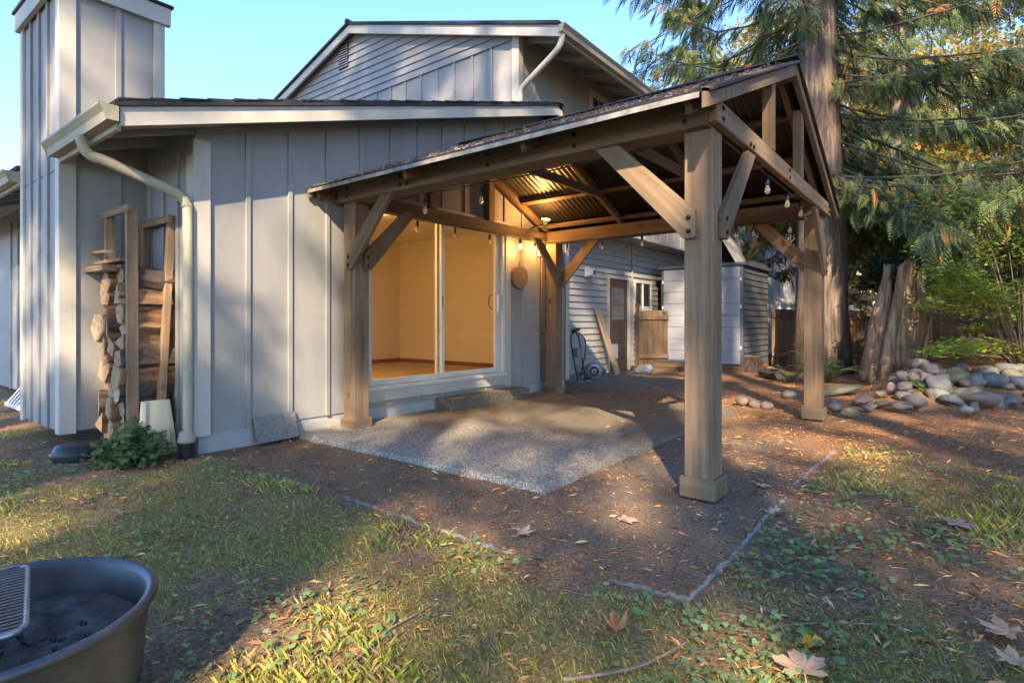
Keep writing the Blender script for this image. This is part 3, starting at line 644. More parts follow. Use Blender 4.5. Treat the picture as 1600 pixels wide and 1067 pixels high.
lathe('shade', [(.02, 0), (.03, .01), (.06, .06), (.062, .065), (.055, .06), (.025, .012), (.018, .004)], 'white', cl, 16, (.42, 4.50, 2.50), (.3, -.25, 1)); lathe('bulb', [(.012, .01), (.026, .03), (.02, .055), (.004, .06)], 'lit', cl, 12, (.42, 4.50, 2.50), (.3, -.25, 1))
beam('clamp', (.12, 4.52, 2.452), (.42, 4.50, 2.50), .02, .02, 'iron', cl)
l = bpy.data.lights.new('clamp_lamp_glow', 'POINT'); l.energy = 7; l.color = (1, .5, .16); l.shadow_soft_size = .04
lo = bpy.data.objects.new('clamp_lamp_glow', l); lo.location = (.46, 4.47, 2.585); link(lo, cl)
ws = thing('wood_slice', 'round bark-edged wood slice hanging on the wall by the sliding door', 'wood slice')
V = []; F = []; n = 28
for i in range(n):
    a = 2*math.pi*i/n; r_ = .165*(1+.02*math.sin(3*a)+.03*random.random()); V += [(.022, 4.39+r_*1.12*math.cos(a), 1.745+r_*math.sin(a)), (.062, 4.39+r_*1.1*math.cos(a), 1.745+r_*math.sin(a)*.98)]
V += [(.068, 4.39, 1.745)]
for i in range(n): j = (i+1) % n; F += [(2*i, 2*j, 2*j+1, 2*i+1), (2*i+1, 2*j+1, 2*n)]
pm('disc', V, F, 'slice', ws); tube('hook', [(.03, 4.39, 1.92), (.04, 4.39, 1.97)], .006, 'iron', ws, 5)
tp = thing('water_pipe', 'thin copper standpipe with tap on the wall near the back post', 'pipe')
py_ = onp(0, .03, 846, 480).y
tube('pipe', [(.035, py_, .2), (.035, py_, 2.25)], .011, 'rust', tp, 8); tube('tap', [(.035, py_, .93), (.10, py_, .93), (.11, py_, .89)], .014, 'rust', tp, 8); lathe('tap_wheel', [(.005, 0), (.03, .004), (.03, .01), (.005, .014)], 'rust', tp, 10, (.07, py_, .95))
tag(tube('power_cable', smooth_path([(.31, 5.10, 2.28), (.33, 5.12, 1.9), (.31, 5.2, 1.5), (.33, 5.16, 1.0), (.30, 5.19, .5), (.33, 5.15, .15), (.4, 5.2, .02)], 6), .006, 'blackplastic'), 'black power cable hanging down beside the back pavilion post', 'cable')
tag(tube('power_cable', smooth_path([(.06, 5.0, 2.2), (.05, 5.05, 1.6), (.06, 5.03, 1.2), (.05, 5.06, .8), (.08, 5.0, .62)], 6), .005, 'blackplastic'), 'thin black cable hanging against the wall by the copper pipe', 'cable')
fl = thing('flood_light', 'small white flood light high on the clapboard wall', 'lamp')
fp = onp(0, QX, 915, 425)
box('mount', (QX+.013, fp.y-.06, fp.z-.1), (QX+.03, fp.y+.06, fp.z+.1), 'white', fl); V = [(QX+.03, fp.y-.09, fp.z-.10), (QX+.03, fp.y+.09, fp.z-.10), (QX+.03, fp.y+.09, fp.z+.10), (QX+.03, fp.y-.09, fp.z+.10), (QX+.2, fp.y-.05, fp.z-.07), (QX+.2, fp.y+.05, fp.z-.07), (QX+.2, fp.y+.05, fp.z+.03), (QX+.2, fp.y-.05, fp.z+.03)]
pm('cage', V, [(0, 1, 5, 4), (1, 2, 6, 5), (2, 3, 7, 6), (3, 0, 4, 7), (4, 5, 6, 7)], 'white', fl); box('lens', (QX+.201, fp.y-.04, fp.z-.06), (QX+.206, fp.y+.04, fp.z+.02), 'winglass', fl)

# ------------------------------------------------------------------ things along the house
pk = tag(beam('plank', (-.42, 8.33, .03), (-.735, 8.05, 1.38), .20, .04, 'plank', up=(1, 0, .2)), 'pale wooden plank leaning against the wall beside the back door', 'plank')
hr = thing('hose_reel', 'black hose reel cart standing by the clapboard wall', 'hose reel')
q = Vector((-.42, 6.75, 0))
for s_ in (-.14, .14):
    tube('frame', smooth_path([q+Vector((.1, s_, .02)), q+Vector((.02, s_, .4)), q+Vector((-.05, s_, .8)), q+Vector((-.05, 0, .93))], 4), .014, 'blackplastic', hr, 6)
    tube('stand', [q+Vector((-.1, s_, .02)), q+Vector((.2, s_, .02))], .014, 'steel', hr, 6)
tube('handle', [q+Vector((-.05, -.1, .93)), q+Vector((-.03, .12, .97))], .03, 'blackplastic', hr, 8); tube('hose', smooth_path([q+Vector((-.03, .1, .9)), q+Vector((.05, .2, .75)), q+Vector((.05, .16, .4)), q+Vector((.0, .1, .1))], 5), .012, 'blackplastic', hr, 6)
box('drum', tuple(q+Vector((-.06, -.08, .45))), tuple(q+Vector((.06, .08, .62))), 'tank', hr)
wt = thing('tank', 'round grey metal tank lying beside the hose reel', 'tank')
tc = Vector((-.40, 7.3, .165)); tax = Vector((.6, -.75, .05))
lathe('shell', [(.05, .13), (.13, .12), (.165, .08), (.17, -.08), (.14, -.14), (.04, -.16)], 'tank', wt, 24, tc, tax); lathe('ring', [(.08, .118), (.092, .13), (.08, .142), (.065, .13)], 'blackplastic', wt, 20, tc, tax)
def lump(name, c, r, mat, parent=None, seed=0, sub=3, amp=.18, flat=1.0, yaw=0, fr=1.6):
    bm = bmesh.new(); bmesh.ops.create_icosphere(bm, subdivisions=sub, radius=1); rs = random.Random(seed)
    ph = [(Vector((rs.gauss(0, 1), rs.gauss(0, 1), rs.gauss(0, 1)))*fr, rs.uniform(0, 6)) for _ in range(6)]
    for v in bm.verts:
        k = 1+amp*sum(math.sin(v.co.dot(a)+b) for a, b in ph)/3; v.co = v.co*k
        v.co = Vector((v.co.x*r[0], v.co.y*r[1], v.co.z*r[2]))
    me = bpy.data.meshes.new(name); bm.to_mesh(me); bm.free(); me.materials.append(M[mat]); me.polygons.foreach_set('use_smooth', [True]*len(me.polygons))
    o = bpy.data.objects.new(name, me); o.location = c; o.rotation_euler = (rs.uniform(-.2, .2), rs.uniform(-.2, .2), yaw); return link(o, parent)
tag(lump('bag', (-.19, 9.1, .085), (.19, .14, .10), 'bag', None, 3, 3, .3, fr=3), 'crumpled white bag on the ground before the fence gate', 'bag')

# plastic shed
sh = thing('garden_shed', 'pale panelled resin shed with dark lap sides on a brown base', 'shed')
sx0, sx1, sy0, sy1, sz0, sz1 = -.47, 1.40, 10.66, 12.8, .14, 2.36
box('body', (sx0+.02, sy0+.02, sz0), (sx1-.02, sy1-.02, sz1-.05), 'sheddark', sh)
for k, (a, b) in enumerate(((sx0+.06, (sx0+sx1)/2-.003), ((sx0+sx1)/2+.003, sx1-.06))):
    d_ = bpy.data.objects.new('door', None); link(d_, sh)
    for i in range(8):
        z0 = sz0+.03+i*.27; box('panel', (a, sy0-.02, z0), (b, sy0+.019, z0+.265), 'shedpanel', d_, .006)
    for z0 in (.5, 1.4, 2.0): box('hinge', (a-.03 if k == 0 else b+.004, sy0-.03, z0), (a-.004 if k == 0 else b+.03, sy0-.0, z0+.07), 'white', d_)
for x in (sx0, sx1-.055): box('corner_post', (x, sy0-.012, sz0), (x+.055, sy0+.05, sz1-.02), 'sheddark', sh)
for i in range(16):
    z0 = sz0+i*.137; pm('side_board', [(sx1-.0+.012, sy0+.06, z0), (sx1+.012, sy1-.05, z0), (sx1-.012, sy1-.05, z0+.137), (sx1-.012, sy0+.06, z0+.137), (sx1-.02, sy0+.06, z0), (sx1-.02, sy1-.05, z0)], [(0, 1, 2, 3), (1, 0, 4, 5)], 'sheddark', sh)
prism('roof', [(sy0-.06, sz1-.02), (sy1+.06, sz1-.02), (sy1+.06, sz1+.02), ((sy0+sy1)/2+.5, sz1+.11), ((sy0+sy1)/2-.5, sz1+.11), (sy0-.06, sz1+.03)], 0, sx0-.06, sx1+.06, 'sheddark', sh)
box('platform', (sx0-.05, sy0-.35, 0), (sx1-.6, sy0-.03, .19), 'fence', sh); box('platform_top', (sx0-.1, sy0-.37, .191), (sx1-.6, sy0-.03, .225), 'sheddark', sh)
box('platform', (sx0, sy0, 0), (sx1, sy1, .138), 'fence', sh)
# fence with boards, and gate
def fence(name, label, p, q, zt0, zt1, n, cat='fence', cap=True):
    t_ = thing(name, label, cat); p = Vector(p); q = Vector(q)
    d = (q-p)/n; nn = Vector((-d.y, d.x, 0)).normalized()
    for i in range(n):
        a = p+d*(i+.02); b = p+d*(i+.98); m_ = (a+b)/2; zt_ = zt0+(zt1-zt0)*(i/n)+random.uniform(-.012, .012)
        beam('board', m_+Vector((0, 0, .02)), m_+Vector((0, 0, zt_)), d.length*.97, .02, 'fence', t_, up=nn)
    for zz in (.3, -.16):
        a = p+Vector((0, 0, zz if zz > 0 else zt0+zz))-nn*.035; b = q+Vector((0, 0, zz if zz > 0 else zt1+zz))-nn*.035
        beam('rail', a, b, .04, .09, 'fence', t_)
        beam('rail', a+nn*.07, b+nn*.07, .04, .09, 'fence', t_)
    return t_
gt = fence('fence_gate', 'brown board gate between the back door and the shed', (-.76, 9.98, 0), (-.30, 10.62, 0), 1.36, 1.36, 6, 'gate')
box('post', (-.80, 9.84, 0), (-.70, 9.94, 1.48), 'fence', gt); box('post_cap', (-.82, 9.82, 1.481), (-.68, 9.96, 1.52), 'fence', gt)
fence('board_fence', 'weathered board fence behind the shed and the big cedar trunk', (1.45, 12.9, 0), (6.6, 15.6, 0), 1.42, 1.25, 36)

# ------------------------------------------------------------------ firewood rack and logs
rk = thing('firewood_rack', 'tall rustic wooden firewood rack standing beside the chimney', 'rack')
RT = 2.06
beam('upright', (-.36, -.40, -.03), (-.39, -.40, RT), .085, .04, 'rough', rk, up=(1, 0, 0))
beam('upright', (-.9, -.40, -.03), (-.9, -.40, RT-.03), .08, .04, 'rough', rk, up=(1, 0, 0))
beam('upright', (-.38, -.20, -.03), (-.38, -.095, RT-.03), .06, .05, 'rough', rk, up=(1, 0, 0))
beam('upright', (-.9, -.14, -.03), (-.9, -.12, RT-.06), .06, .05, 'rough', rk, up=(1, 0, 0))
beam('top_rail', (-.34, -.43, RT-.02), (-.95, -.43, RT-.02), .035, .06, 'rough', rk); beam('top_rail', (-.33, -.125, RT-.07), (-.94, -.14, RT-.07), .035, .06, 'rough', rk)
for z0 in (.06,): box('base_rail', (-.89, -.38, 0), (-.42, -.35, .05), 'rough', rk); box('base_rail', (-.89, -.16, .0), (-.42, -.13, .05), 'rough', rk)
def log(name, c, r, L, seed, bark=0, ax=(0, 1, 0), roll=0):
    """split log: irregular wedge section, pale ends; bark > 0 leaves bark round the back"""
    rs = random.Random(seed); sec = []
    n = 10 if bark > 1 else rs.choice((3, 4, 4, 5)); a0 = rs.uniform(0, 6.28); rr_ = []
    for i in range(n):
        a = a0+2*math.pi*(i+rs.uniform(-.22, .22))/n; k = rs.uniform(.85, 1.1) if bark > 1 else rs.uniform(.85, 1.35)
        rr_.append((r*k*math.cos(a), r*k*math.sin(a)))
    for i, p_ in enumerate(rr_):
        q_ = rr_[(i+1) % n]; sec.append(p_)
        if bark < 2: sec.append(((p_[0]+q_[0])/2*rs.uniform(.95, 1.12), (p_[1]+q_[1])/2*rs.uniform(.95, 1.12)))
    n = len(sec)
    V = []; F = []; fm = []; st_ = [0, .02, .25, .5, .75, .98, 1]
    for s_ in st_:
        w_ = rs.uniform(.95, 1.05); ox, oz = rs.uniform(-.006, .006), rs.uniform(-.006, .006); e = .94 if s_ in (0, 1) else 1
        for x_, z_ in sec: V.append((x_*w_*e+ox, (s_-.5)*L, z_*w_*e+oz))
    for j in range(len(st_)-1):
        for i in range(n):
            F.append((j*n+i, j*n+(i+1) % n, (j+1)*n+(i+1) % n, (j+1)*n+i)); a = 2*math.pi*(i+.5)/n
            fm.append(0 if j in (0, len(st_)-2) and False else (2 if (bark > 1 or (bark == 1 and math.sin(a+seed) > .2)) else 1))
    F += [tuple(range(n)), tuple(range((len(st_)-1)*n, len(st_)*n))[::-1]]; fm += [0, 0]
    o = pm(name, V, F, None, None, False, ['endgrain', 'logside', 'logbark'], fm)
    bm = bmesh.new(); bm.from_mesh(o.data); bmesh.ops.recalc_face_normals(bm, faces=bm.faces[:]); bm.to_mesh(o.data); bm.free()
    o.location = c; o.rotation_euler = (rs.uniform(-.10, .10), roll+rs.uniform(-.5, .5), rs.uniform(-.18, .18)); return o
sd_ = 0; zrow = .10; row = 0
while zrow < 1.52:
    xs = [-.47, -.64, -.81] if row % 2 == 0 else [-.49, -.67, -.85]
    for k, x in enumerate(xs):
        sd_ += 1; r_ = random.uniform(.082, .118)
        top = zrow > 1.35
        bk = (2 if (row in (2, 3) and k == 0) or (top and k < 2) else random.choice((0, 0, 1)))
        o = log('firewood_log', (x+random.uniform(-.035, .035), -.235+random.uniform(-.06, .03), zrow+random.uniform(-.01, .02)), r_*(1.12 if top else 1), random.uniform(.33, .47), sd_, bk, roll=random.uniform(0, 6))
        if top: tag(o, ['bark-covered log', 'dark bark log', 'split log'][k]+(' in the topmost row' if zrow+.135 >= 1.52 else ' in the row just below the topmost')+' of the firewood, '+['right', 'middle', 'left'][k]+' of its row', 'log', 'firewood logs in the rack')
        else: tag(o, 'split firewood log in the rack, row %s from the ground, %s of its row' % (['one', 'two', 'three', 'four', 'five', 'six', 'seven', 'eight', 'nine', 'ten', 'eleven'][row], ['right', 'middle', 'left'][k]), 'log', 'firewood logs in the rack')
    zrow += .135; row += 1
tag(beam('split_board', (-1.06, -.42, 1.62), (-.60, -.36, 1.635), .13, .03, 'rough'), 'split board lying on top of the firewood stack', 'board')
tag(beam('split_board', (-1.2, -.50, 1.56), (-.66, -.47, 1.56), .11, .05, 'rough'), 'lower split board poking out left of the firewood stack', 'board')
tag(tube('stick', smooth_path([(-1.2, -.47, 1.74), (-.95, -.48, 1.71), (-.75, -.48, 1.705), (-.55, -.47, 1.68)], 4), [.016]*13, 'rough', None, 7), 'thin crooked stick on top of the firewood stack', 'stick')
cp = thing('splash_block', 'cream resin splash block standing on end against the firewood', 'splash block')
cpm = [(-.115, 0), (.115, 0), (.085, .46), (-.085, .46)]
for nm, xs0, xs1, ex in (('tray', -1, 1, .0), ('side_rail', -1.12, -.86, .028), ('side_rail', .86, 1.12, .028)):
    V = []
    for e in (0, .022+ex):
        for s_, zz, hw in ((xs0, -.02, .13), (xs1, -.02, .13), (xs1, .42, .09), (xs0, .42, .09)):
            V.append(Vector((-.26+e-.10*zz, -.26+s_*hw, zz+.02)))
    pm(nm, V, [(0, 1, 2, 3), (7, 6, 5, 4), (0, 4, 5, 1), (1, 5, 6, 2), (2, 6, 7, 3), (3, 7, 4, 0)], 'cream', cp)
bs = thing('plastic_basin', 'low black plastic basin on the ground below the firewood', 'basin')
V, F = [], []
bp_ = onp(2, 0, 126, 712); bp_ = (bp_.x, bp_.y, .0)
lathe('shell', [(.02, .10), (.13, .105), (.165, .095), (.185, .06), (.195, .0), (.19, -.03)], 'blackplastic', bs, 26, bp_); lathe('rim', [(.185, .04), (.205, .035), (.205, .02), (.185, .015)], 'blackplastic', bs, 26, bp_)
# lattice leaning at the far left
lt = thing('lattice_panel', 'white slatted lattice panel leaning low against the far left wall', 'lattice')
lx0, lx1 = -4.6, -2.5
beam('frame_rail', (lx0, -.42, .05), (lx1, -.42, .05), .03, .045, 'white', lt); beam('frame_rail', (lx0, -.16, .42), (lx1, -.16, .42), .03, .045, 'white', lt)
for i in range(15): x = lx0+.05+i*.14; beam('slat', (x, -.43, .05), (x+.05, -.17, .42), .045, .012, 'white', lt, up=(0, -1, .7))
# ------------------------------------------------------------------ fire pit
fc = CAM+Vector((CS, SN, 0))*(-1.372)+Vector((-SN, CS, 0))*1.50; fc.z = 0
fp_ = thing('fire_pit', 'round black steel fire pit with rolled rim at the lower left', 'fire pit')
R0 = .345
pf = [(.30, .03), (.322, .06), (.332, .16), (R0-.008, .315), (R0+.004, .328), (R0+.016, .332), (R0+.024, .326), (R0+.026, .312), (R0+.018, .306), (R0+.012, .309), (R0+.006, .30), (.338, .16), (.328, .055), (.302, .02)]
V = []; F = []; sg = 72
for i in range(sg):
    a = 2*math.pi*i/sg
    for r_, z_ in pf: V.append((fc.x+r_*math.cos(a), fc.y+r_*math.sin(a), z_))
n = len(pf)
for i in range(sg):
    for j in range(n-1): F.append((i*n+j, ((i+1) % sg)*n+j, ((i+1) % sg)*n+j+1, i*n+j+1))
pm('bowl', V, F, 'pit', fp_, True)
lathe('bowl_bottom', [(.302, .02), (.302, .03)], 'pit', fp_, 40, (fc.x, fc.y, 0))
V = []; F = []; nr, na = 14, 40
for j in range(nr+1):
    for i in range(na):
        a = 2*math.pi*i/na; r_ = .329*j/nr; x = fc.x+r_*math.cos(a); y = fc.y+r_*math.sin(a)
        V.append((x, y, (.185+.018*float(lat(x, y, 9, 11)))+.022*float(lat(x, y, 34, 12))+.02*(j/nr)**2))
for j in range(nr):
    for i in range(na): F.append((j*na+i, j*na+(i+1) % na, (j+1)*na+(i+1) % na, (j+1)*na+i))
ash = tag(pm('ash_bed', V, F, 'ash', None, True), 'grey ash and charred bits filling the fire pit', 'ash', kind='stuff')
for k in range(110):
    a = random.uniform(0, 6.28); r_ = .30*math.sqrt(random.random()); x, y = fc.x+r_*math.cos(a), fc.y+r_*math.sin(a)
    lump('ember', (x, y, .21), (random.uniform(.005, .022), random.uniform(.004, .012), .007), 'blackplastic' if k % 3 else 'logbark', ash, k, 1, .4)
for p_, l_, yw, dr in ((3, .7, 0, 0),):
    pass
for k in range(4):
    for s_ in (0,): pass
for k in range(3):
    a = 2.0+2.1*k; lp_ = (fc.x+.28*math.cos(a), fc.y+.28*math.sin(a))
    tube('leg', [(lp_[0], lp_[1], .05), (lp_[0], lp_[1], -.02)], .02, 'pit', fp_, 8)
gr = thing('grill_grate', 'small steel grill grate with rounded frame resting on the fire pit', 'grate')
gc = CAM+Vector((CS, SN, 0))*(-1.572)+Vector((-SN, CS, 0))*1.377; gz = .348
ux = Vector((CS, SN, 0)); uy = Vector((-SN, CS, 0)); ang = R(40)
gx_ = (ux*math.cos(ang)+uy*math.sin(ang)); gy_ = (-ux*math.sin(ang)+uy*math.cos(ang)); hw, hh, rc = .30, .245, .04
def gp(a, b, z=0): return Vector((gc.x, gc.y, gz+z-.0))+gx_*a+gy_*b+Vector((0, 0, .0*a))
loop = []
for sx_, sy_, a0 in ((1, 1, 0), (-1, 1, 90), (-1, -1, 180), (1, -1, 270)):
    for t in range(5): a = R(a0+t*22.5); loop.append(gp(sx_*(hw-rc)+rc*math.cos(a), sy_*(hh-rc)+rc*math.sin(a)))
loop.append(loop[0])
tube('frame', loop, .008, 'steel', gr, 8)
for i in range(22):
    b = -hh+.012+i*(2*hh-.024)/21; tube('bar', [gp(-hw, b, .004), gp(hw, b, .004)], .0042, 'steel', gr, 6)
for a in (-.15, .02, .2): tube('cross_bar', [gp(a, -hh, -.004), gp(a, hh, -.004)], .004, 'steel', gr, 6)

# ------------------------------------------------------------------ stones, stump, edging
def edging(label, pts, w_=.011):
    pts = [Vector((x, y, th(x, y)+.006)) for x, y in pts]; V = []; F = []
    for i, p in enumerate(pts):
        d = (pts[min(i+1, len(pts)-1)]-pts[max(i-1, 0)]); d.z = 0; n_ = Vector((-d.y, d.x, 0)).normalized(); ww = w_*random.uniform(.7, 1.15)
        zt_ = random.uniform(-.004, .008)
        V += [p+n_*ww-Vector((0, 0, .05)), p+n_*ww*.8+Vector((0, 0, zt_)), p-n_*ww*.8+Vector((0, 0, zt_)), p-n_*ww-Vector((0, 0, .05))]
    for i in range(len(pts)-1):
        a = 4*i
        for j in range(3): F.append((a+j, a+j+1, a+j+5, a+j+4))
    F += [(0, 1, 2, 3), tuple(range(4*len(pts)-4, 4*len(pts)))[::-1]]
    return tag(pm('edging_strip', V, F, 'rope'), label, 'edging', 'pale edging strips round the dirt')
def lin(a, b, n=14, j=.012): return [(a[0]+(b[0]-a[0])*t/n+random.uniform(-j, j)*.5, a[1]+(b[1]-a[1])*t/n+random.uniform(-j, j)) for t in range(n+1)]
def g0(px_, py_): p = onp(2, 0, px_, py_); return p.x, p.y
edging('short pale edging stub below the house corner by the drain pipe', lin(g0(316, 709), g0(336, 716), 4))
edging('pale edging strip in the dirt nearest the house wall', lin(g0(399, 734), g0(478, 757)))
edging('long pale edging strip along the front of the dirt bed', lin(g0(536, 774), g0(640, 806))+lin(g0(648, 812), g0(800, 859)))
edging('pale edging strip at the front corner of the dirt bed', lin(g0(950, 900), g0(1076, 932)), .012)
edging('pale edging strip running back from the front corner of the dirt bed', lin(g0(1078, 929), g0(1150, 857)), .012)
edging('pale edging strip beside the front pavilion post', lin(g0(1158, 850), g0(1188, 815))+lin(g0(1205, 797), g0(1228, 775)))
edging('farthest pale edging strip toward the rock pile', lin(g0(1242, 755), g0(1305, 702)), .013)
ROCKS = [(557, 695, 135, 75, 'green'), (632, 735, 125, 62, 'pink'), (450, 770, 75, 62, 'slate'), (525, 745, 90, 40, 'mauve'), (515, 780, 95, 58, 'mauve'), (600, 795, 85, 84, 'pink'), (675, 825, 140, 110, 'slate'), (790, 780, 130, 95, 'olive'), (715, 755, 70, 50, 'olive'), (370, 838, 46, 46, 'pink'), (415, 875, 90, 55, 'tan'), (470, 900, 110, 60, 'slate'), (530, 930, 145, 72, 'mauve'), (645, 895, 110, 62, 'mauve'), (440, 957, 110, 46, 'tan'), (790, 865, 90, 60, 'olive'), (900, 875, 135, 85, 'olive'), (775, 920, 130, 50, 'slate'), (965, 915, 200, 78, 'pink'), (865, 982, 80, 42, 'pale'), (915, 970, 62, 72, 'olive'), (920, 800, 112, 66, 'green'), (1030, 800, 150, 74, 'slate'), (1062, 855, 130, 62, 'slate'), (1190, 810, 102, 72, 'slate'), (1000, 740, 130, 62, 'green'), (1120, 725, 150, 62, 'green'), (1210, 720, 70, 44, 'slate'), (1190, 885, 95, 50, 'mauve'), (1120, 800, 90, 60, 'olive'), (850, 815, 70, 50, 'mauve'), (1080, 910, 90, 46, 'tan'), (1150, 930, 80, 44, 'slate'), (720, 880, 70, 50, 'tan'), (560, 860, 80, 50, 'pale'), (460, 830, 90, 50, 'mauve'), (310, 885, 60, 34, 'tan'), (190, 925, 130, 40, 'pink'), (320, 945, 100, 30, 'tan'), (235, 967, 80, 34, 'mauve'), (115, 998, 95, 52, 'tan'), (20, 970, 85, 54, 'slate'), (10, 930, 40, 28, 'tan')]
special = {0: 'pale green rounded river rock at the very top of the rock pile', 1: 'pinkish river rock just right of the topmost rock', 6: 'largest slate blue river rock in the middle of the pile', 7: 'round olive river rock right of the big slate rock', 18: 'long pinkish grey rock at the front of the pile', 40: 'small tan rock alone at the front edge left of the pile', 41: 'blue grey rock beside the far pavilion post'}
ORD = ['first', 'second', 'third', 'fourth', 'fifth', 'sixth', 'seventh', 'eighth', 'ninth', 'tenth', 'eleventh']
rank = {}
for c_ in set(r[4] for r in ROCKS):
    for j, i in enumerate(sorted((i for i, r in enumerate(ROCKS) if r[4] == c_), key=lambda i: ROCKS[i][0])): rank[i] = ORD[j]
for i, (cx, cy, ww, hh_, c) in enumerate(ROCKS):
    px_, py_ = 1300+cx*.2437, 400+cy*.2437; bot = py_+hh_*.12
    if cy > 850:
        f = 887*(1.1-.02)/max(py_+hh_*.2437*.5-503, 60)
    else: f = 7.45+max(0, min(1, (900-cy)/210))*1.2
    p = atf(f, px_, py_); r_ = ww*.2437/2/887*f; rz_ = hh_*.2437/2/887*f
    o = lump('river_rock', (p.x, p.y, p.z), (r_*1.05, r_*random.uniform(.8, 1.0), rz_*1.25), 'rock_'+c, None, 100+i, 3, .22, fr=2.2, yaw=math.atan2(SN, CS)+random.uniform(-.25, .25))
    tag(o, special.get(i, {'slate': 'blue grey', 'green': 'pale green', 'pink': 'pinkish', 'mauve': 'mauve brown', 'tan': 'tan', 'olive': 'olive grey', 'pale': 'pale grey'}[c]+' river rock by the stump, %s from the left of that colour' % rank[i]), 'rock', 'river rocks by the stump')
r3 = random.Random(5)
for i in range(30):
    u = r3.random(); px_ = 1390+u*235; f = r3.uniform(7.5, 8.75); x_, y_ = (CAM+ray(px_, 503)*f).xy; r_ = r3.uniform(.06, .13); c = r3.choice(list(('slate', 'mauve', 'tan', 'olive', 'green')))
    o = lump('river_rock', (x_, y_, th(x_, y_)+r_*.3), (r_*1.2, r_, r_*.75), 'rock_'+c, None, 500+i, 2, .22, yaw=r3.uniform(0, 3), fr=2.2)
    tag(o, 'small filler stone wedged low between the larger river rocks', 'rock', 'small stones between the river rocks')
for i, (px_, py_, ww, c, l) in enumerate(((1161, 630, 22, 'tan', 'brown rock leftmost of the three rocks in the bark behind the front post'), (1180, 633, 20, 'mauve', 'middle rock of the three in the bark behind the front post'), (1198, 635, 19, 'pink', 'pinkish rightmost rock of the three in the bark behind the front post'), (1232, 619, 22, 'tan', 'tan rock in the bark left of the far post'))):
    f = 887*1.08/(py_-503); p = atf(f, px_, py_); r_ = ww/2/887*f
    tag(lump('river_rock', (p.x, p.y, r_*.45), (r_, r_*.9, r_*.7), 'rock_'+c, None, 300+i, 3, .14), l, 'rock', 'river rocks by the stump')
tag(lump('flat_rock', (3.55, 7.55, .05), (.48, .24, .075), 'rock_olive', None, 77, 3, .12, yaw=.75), 'long flat mossy slab of rock behind the far pavilion post', 'rock')
# old hollow stump
stp = thing('tree_stump', 'tall weathered hollow cedar stump standing behind the river rocks', 'stump')
def sl_slab(name, b0, t0, wb, wt, f, thick, mat, jag, yaw=0, seed=0):
    """upright splinter from base pixel b0 to top pixel t0 at depth f (real thickness)"""
    rs = random.Random(seed); V = []; F = []; n = 14; k = 10; A = atf(f, *b0); B = atf(f, *t0); rt = Vector((math.cos(yaw)*CS-math.sin(yaw)*-SN, math.cos(yaw)*SN+math.sin(yaw)*CS, 0)); dp = Vector((-rt.y, rt.x, 0))
    for i in range(n+1):
        t = i/n; c = A.lerp(B, t); hw = (wb+(wt-wb)*t)/2/887*f; tk = thick*(1-.45*t)
        c = c+rt*math.sin(t*7+seed)*.015
        for j in range(k):
            a = 2*math.pi*j/k; rr = 1+.16*math.sin(3*a+seed)+rs.uniform(-.07, .07)
            z = jag*rs.random()*(i == n); V.append(c+rt*hw*math.cos(a)*rr+dp*tk*math.sin(a)*rr+Vector((0, 0, z)))
    for i in range(n):
        for j in range(k): F.append((i*k+j, i*k+(j+1) % k, (i+1)*k+(j+1) % k, (i+1)*k+j))
    F += [tuple(range(k))[::-1], tuple(range(n*k, (n+1)*k))]
    o = pm(name, V, F, mat, stp, True); return o
zq = lambda x, y: (1300+x*.2437, 400+y*.2437)
sl_slab('splinter', zq(222, 800), zq(366, 70), 22, 12, 10.6, .10, 'stump', .08, .3, 1)
sl_slab('splinter', zq(330, 850), zq(445, 75), 25, 10, 10.3, .10, 'stump', .10, 0, 2)
sl_slab('splinter', zq(400, 850), zq(487, 65), 22, 13, 10.35, .09, 'stump', .12, .1, 3)
sl_slab('splinter', zq(470, 830), zq(532, 40), 14, 6, 10.4, .06, 'stump', .06, -.2, 4)
sl_slab('splinter', zq(560, 820), zq(580, 110), 30, 20, 10.9, .10, 'stump', .12, -.3, 5)
sl_slab('splinter', zq(575, 830), zq(622, 450), 24, 5, 10.4, .07, 'stump', .08, -.4, 6)
sl_slab('splinter', zq(520, 840), zq(520, 470), 26, 14, 10.45, .07, 'stump', .1, -.2, 7)
sl_slab('splinter', zq(270, 820), zq(372, 190), 20, 6, 10.5, .08, 'stump', .14, .2, 10)
sl_slab('splinter', zq(450, 830), zq(505, 150), 22, 5, 10.42, .07, 'stump', .16, 0, 11)
sl_slab('splinter', zq(625, 820), zq(640, 300), 20, 5, 10.6, .08, 'stump', .16, -.4, 12)
sl_slab('splinter', zq(540, 835), zq(556, 230), 18, 6, 10.43, .06, 'stump', .16, -.2, 13)
sl_slab('heartwood', zq(330, 830), zq(400, 330), 36, 16, 10.52, .12, 'rot', .15, 0, 8)
sl_slab('heartwood', zq(520, 830), zq(535, 330), 42, 22, 10.5, .12, 'rot', .15, 0, 9)
for i, (px_, py_, L, r_, l, yw) in enumerate(((1172, 566, .36, .22, 'upright cut log round beside the shed', 0), (1205, 574, .7, .10, 'split log lying on the bark beside the shed', 1), (1080, 572, .55, .13, 'pale log lying in front of the shed', 2))):
    p = onp(2, .1, px_, py_+8)
    if i == 0: o = log('cut_log', (p.x, p.y, .17), r_, L, 900, 2); o.rotation_euler = (R(90), 0, 0)
    else: o = log('cut_log', (p.x, p.y, r_*.7), r_, L, 900+i, 1); o.rotation_euler = (0, 0, .7 if i == 1 else 1.2)
    tag(o, l, 'log', 'cut logs by the shed')

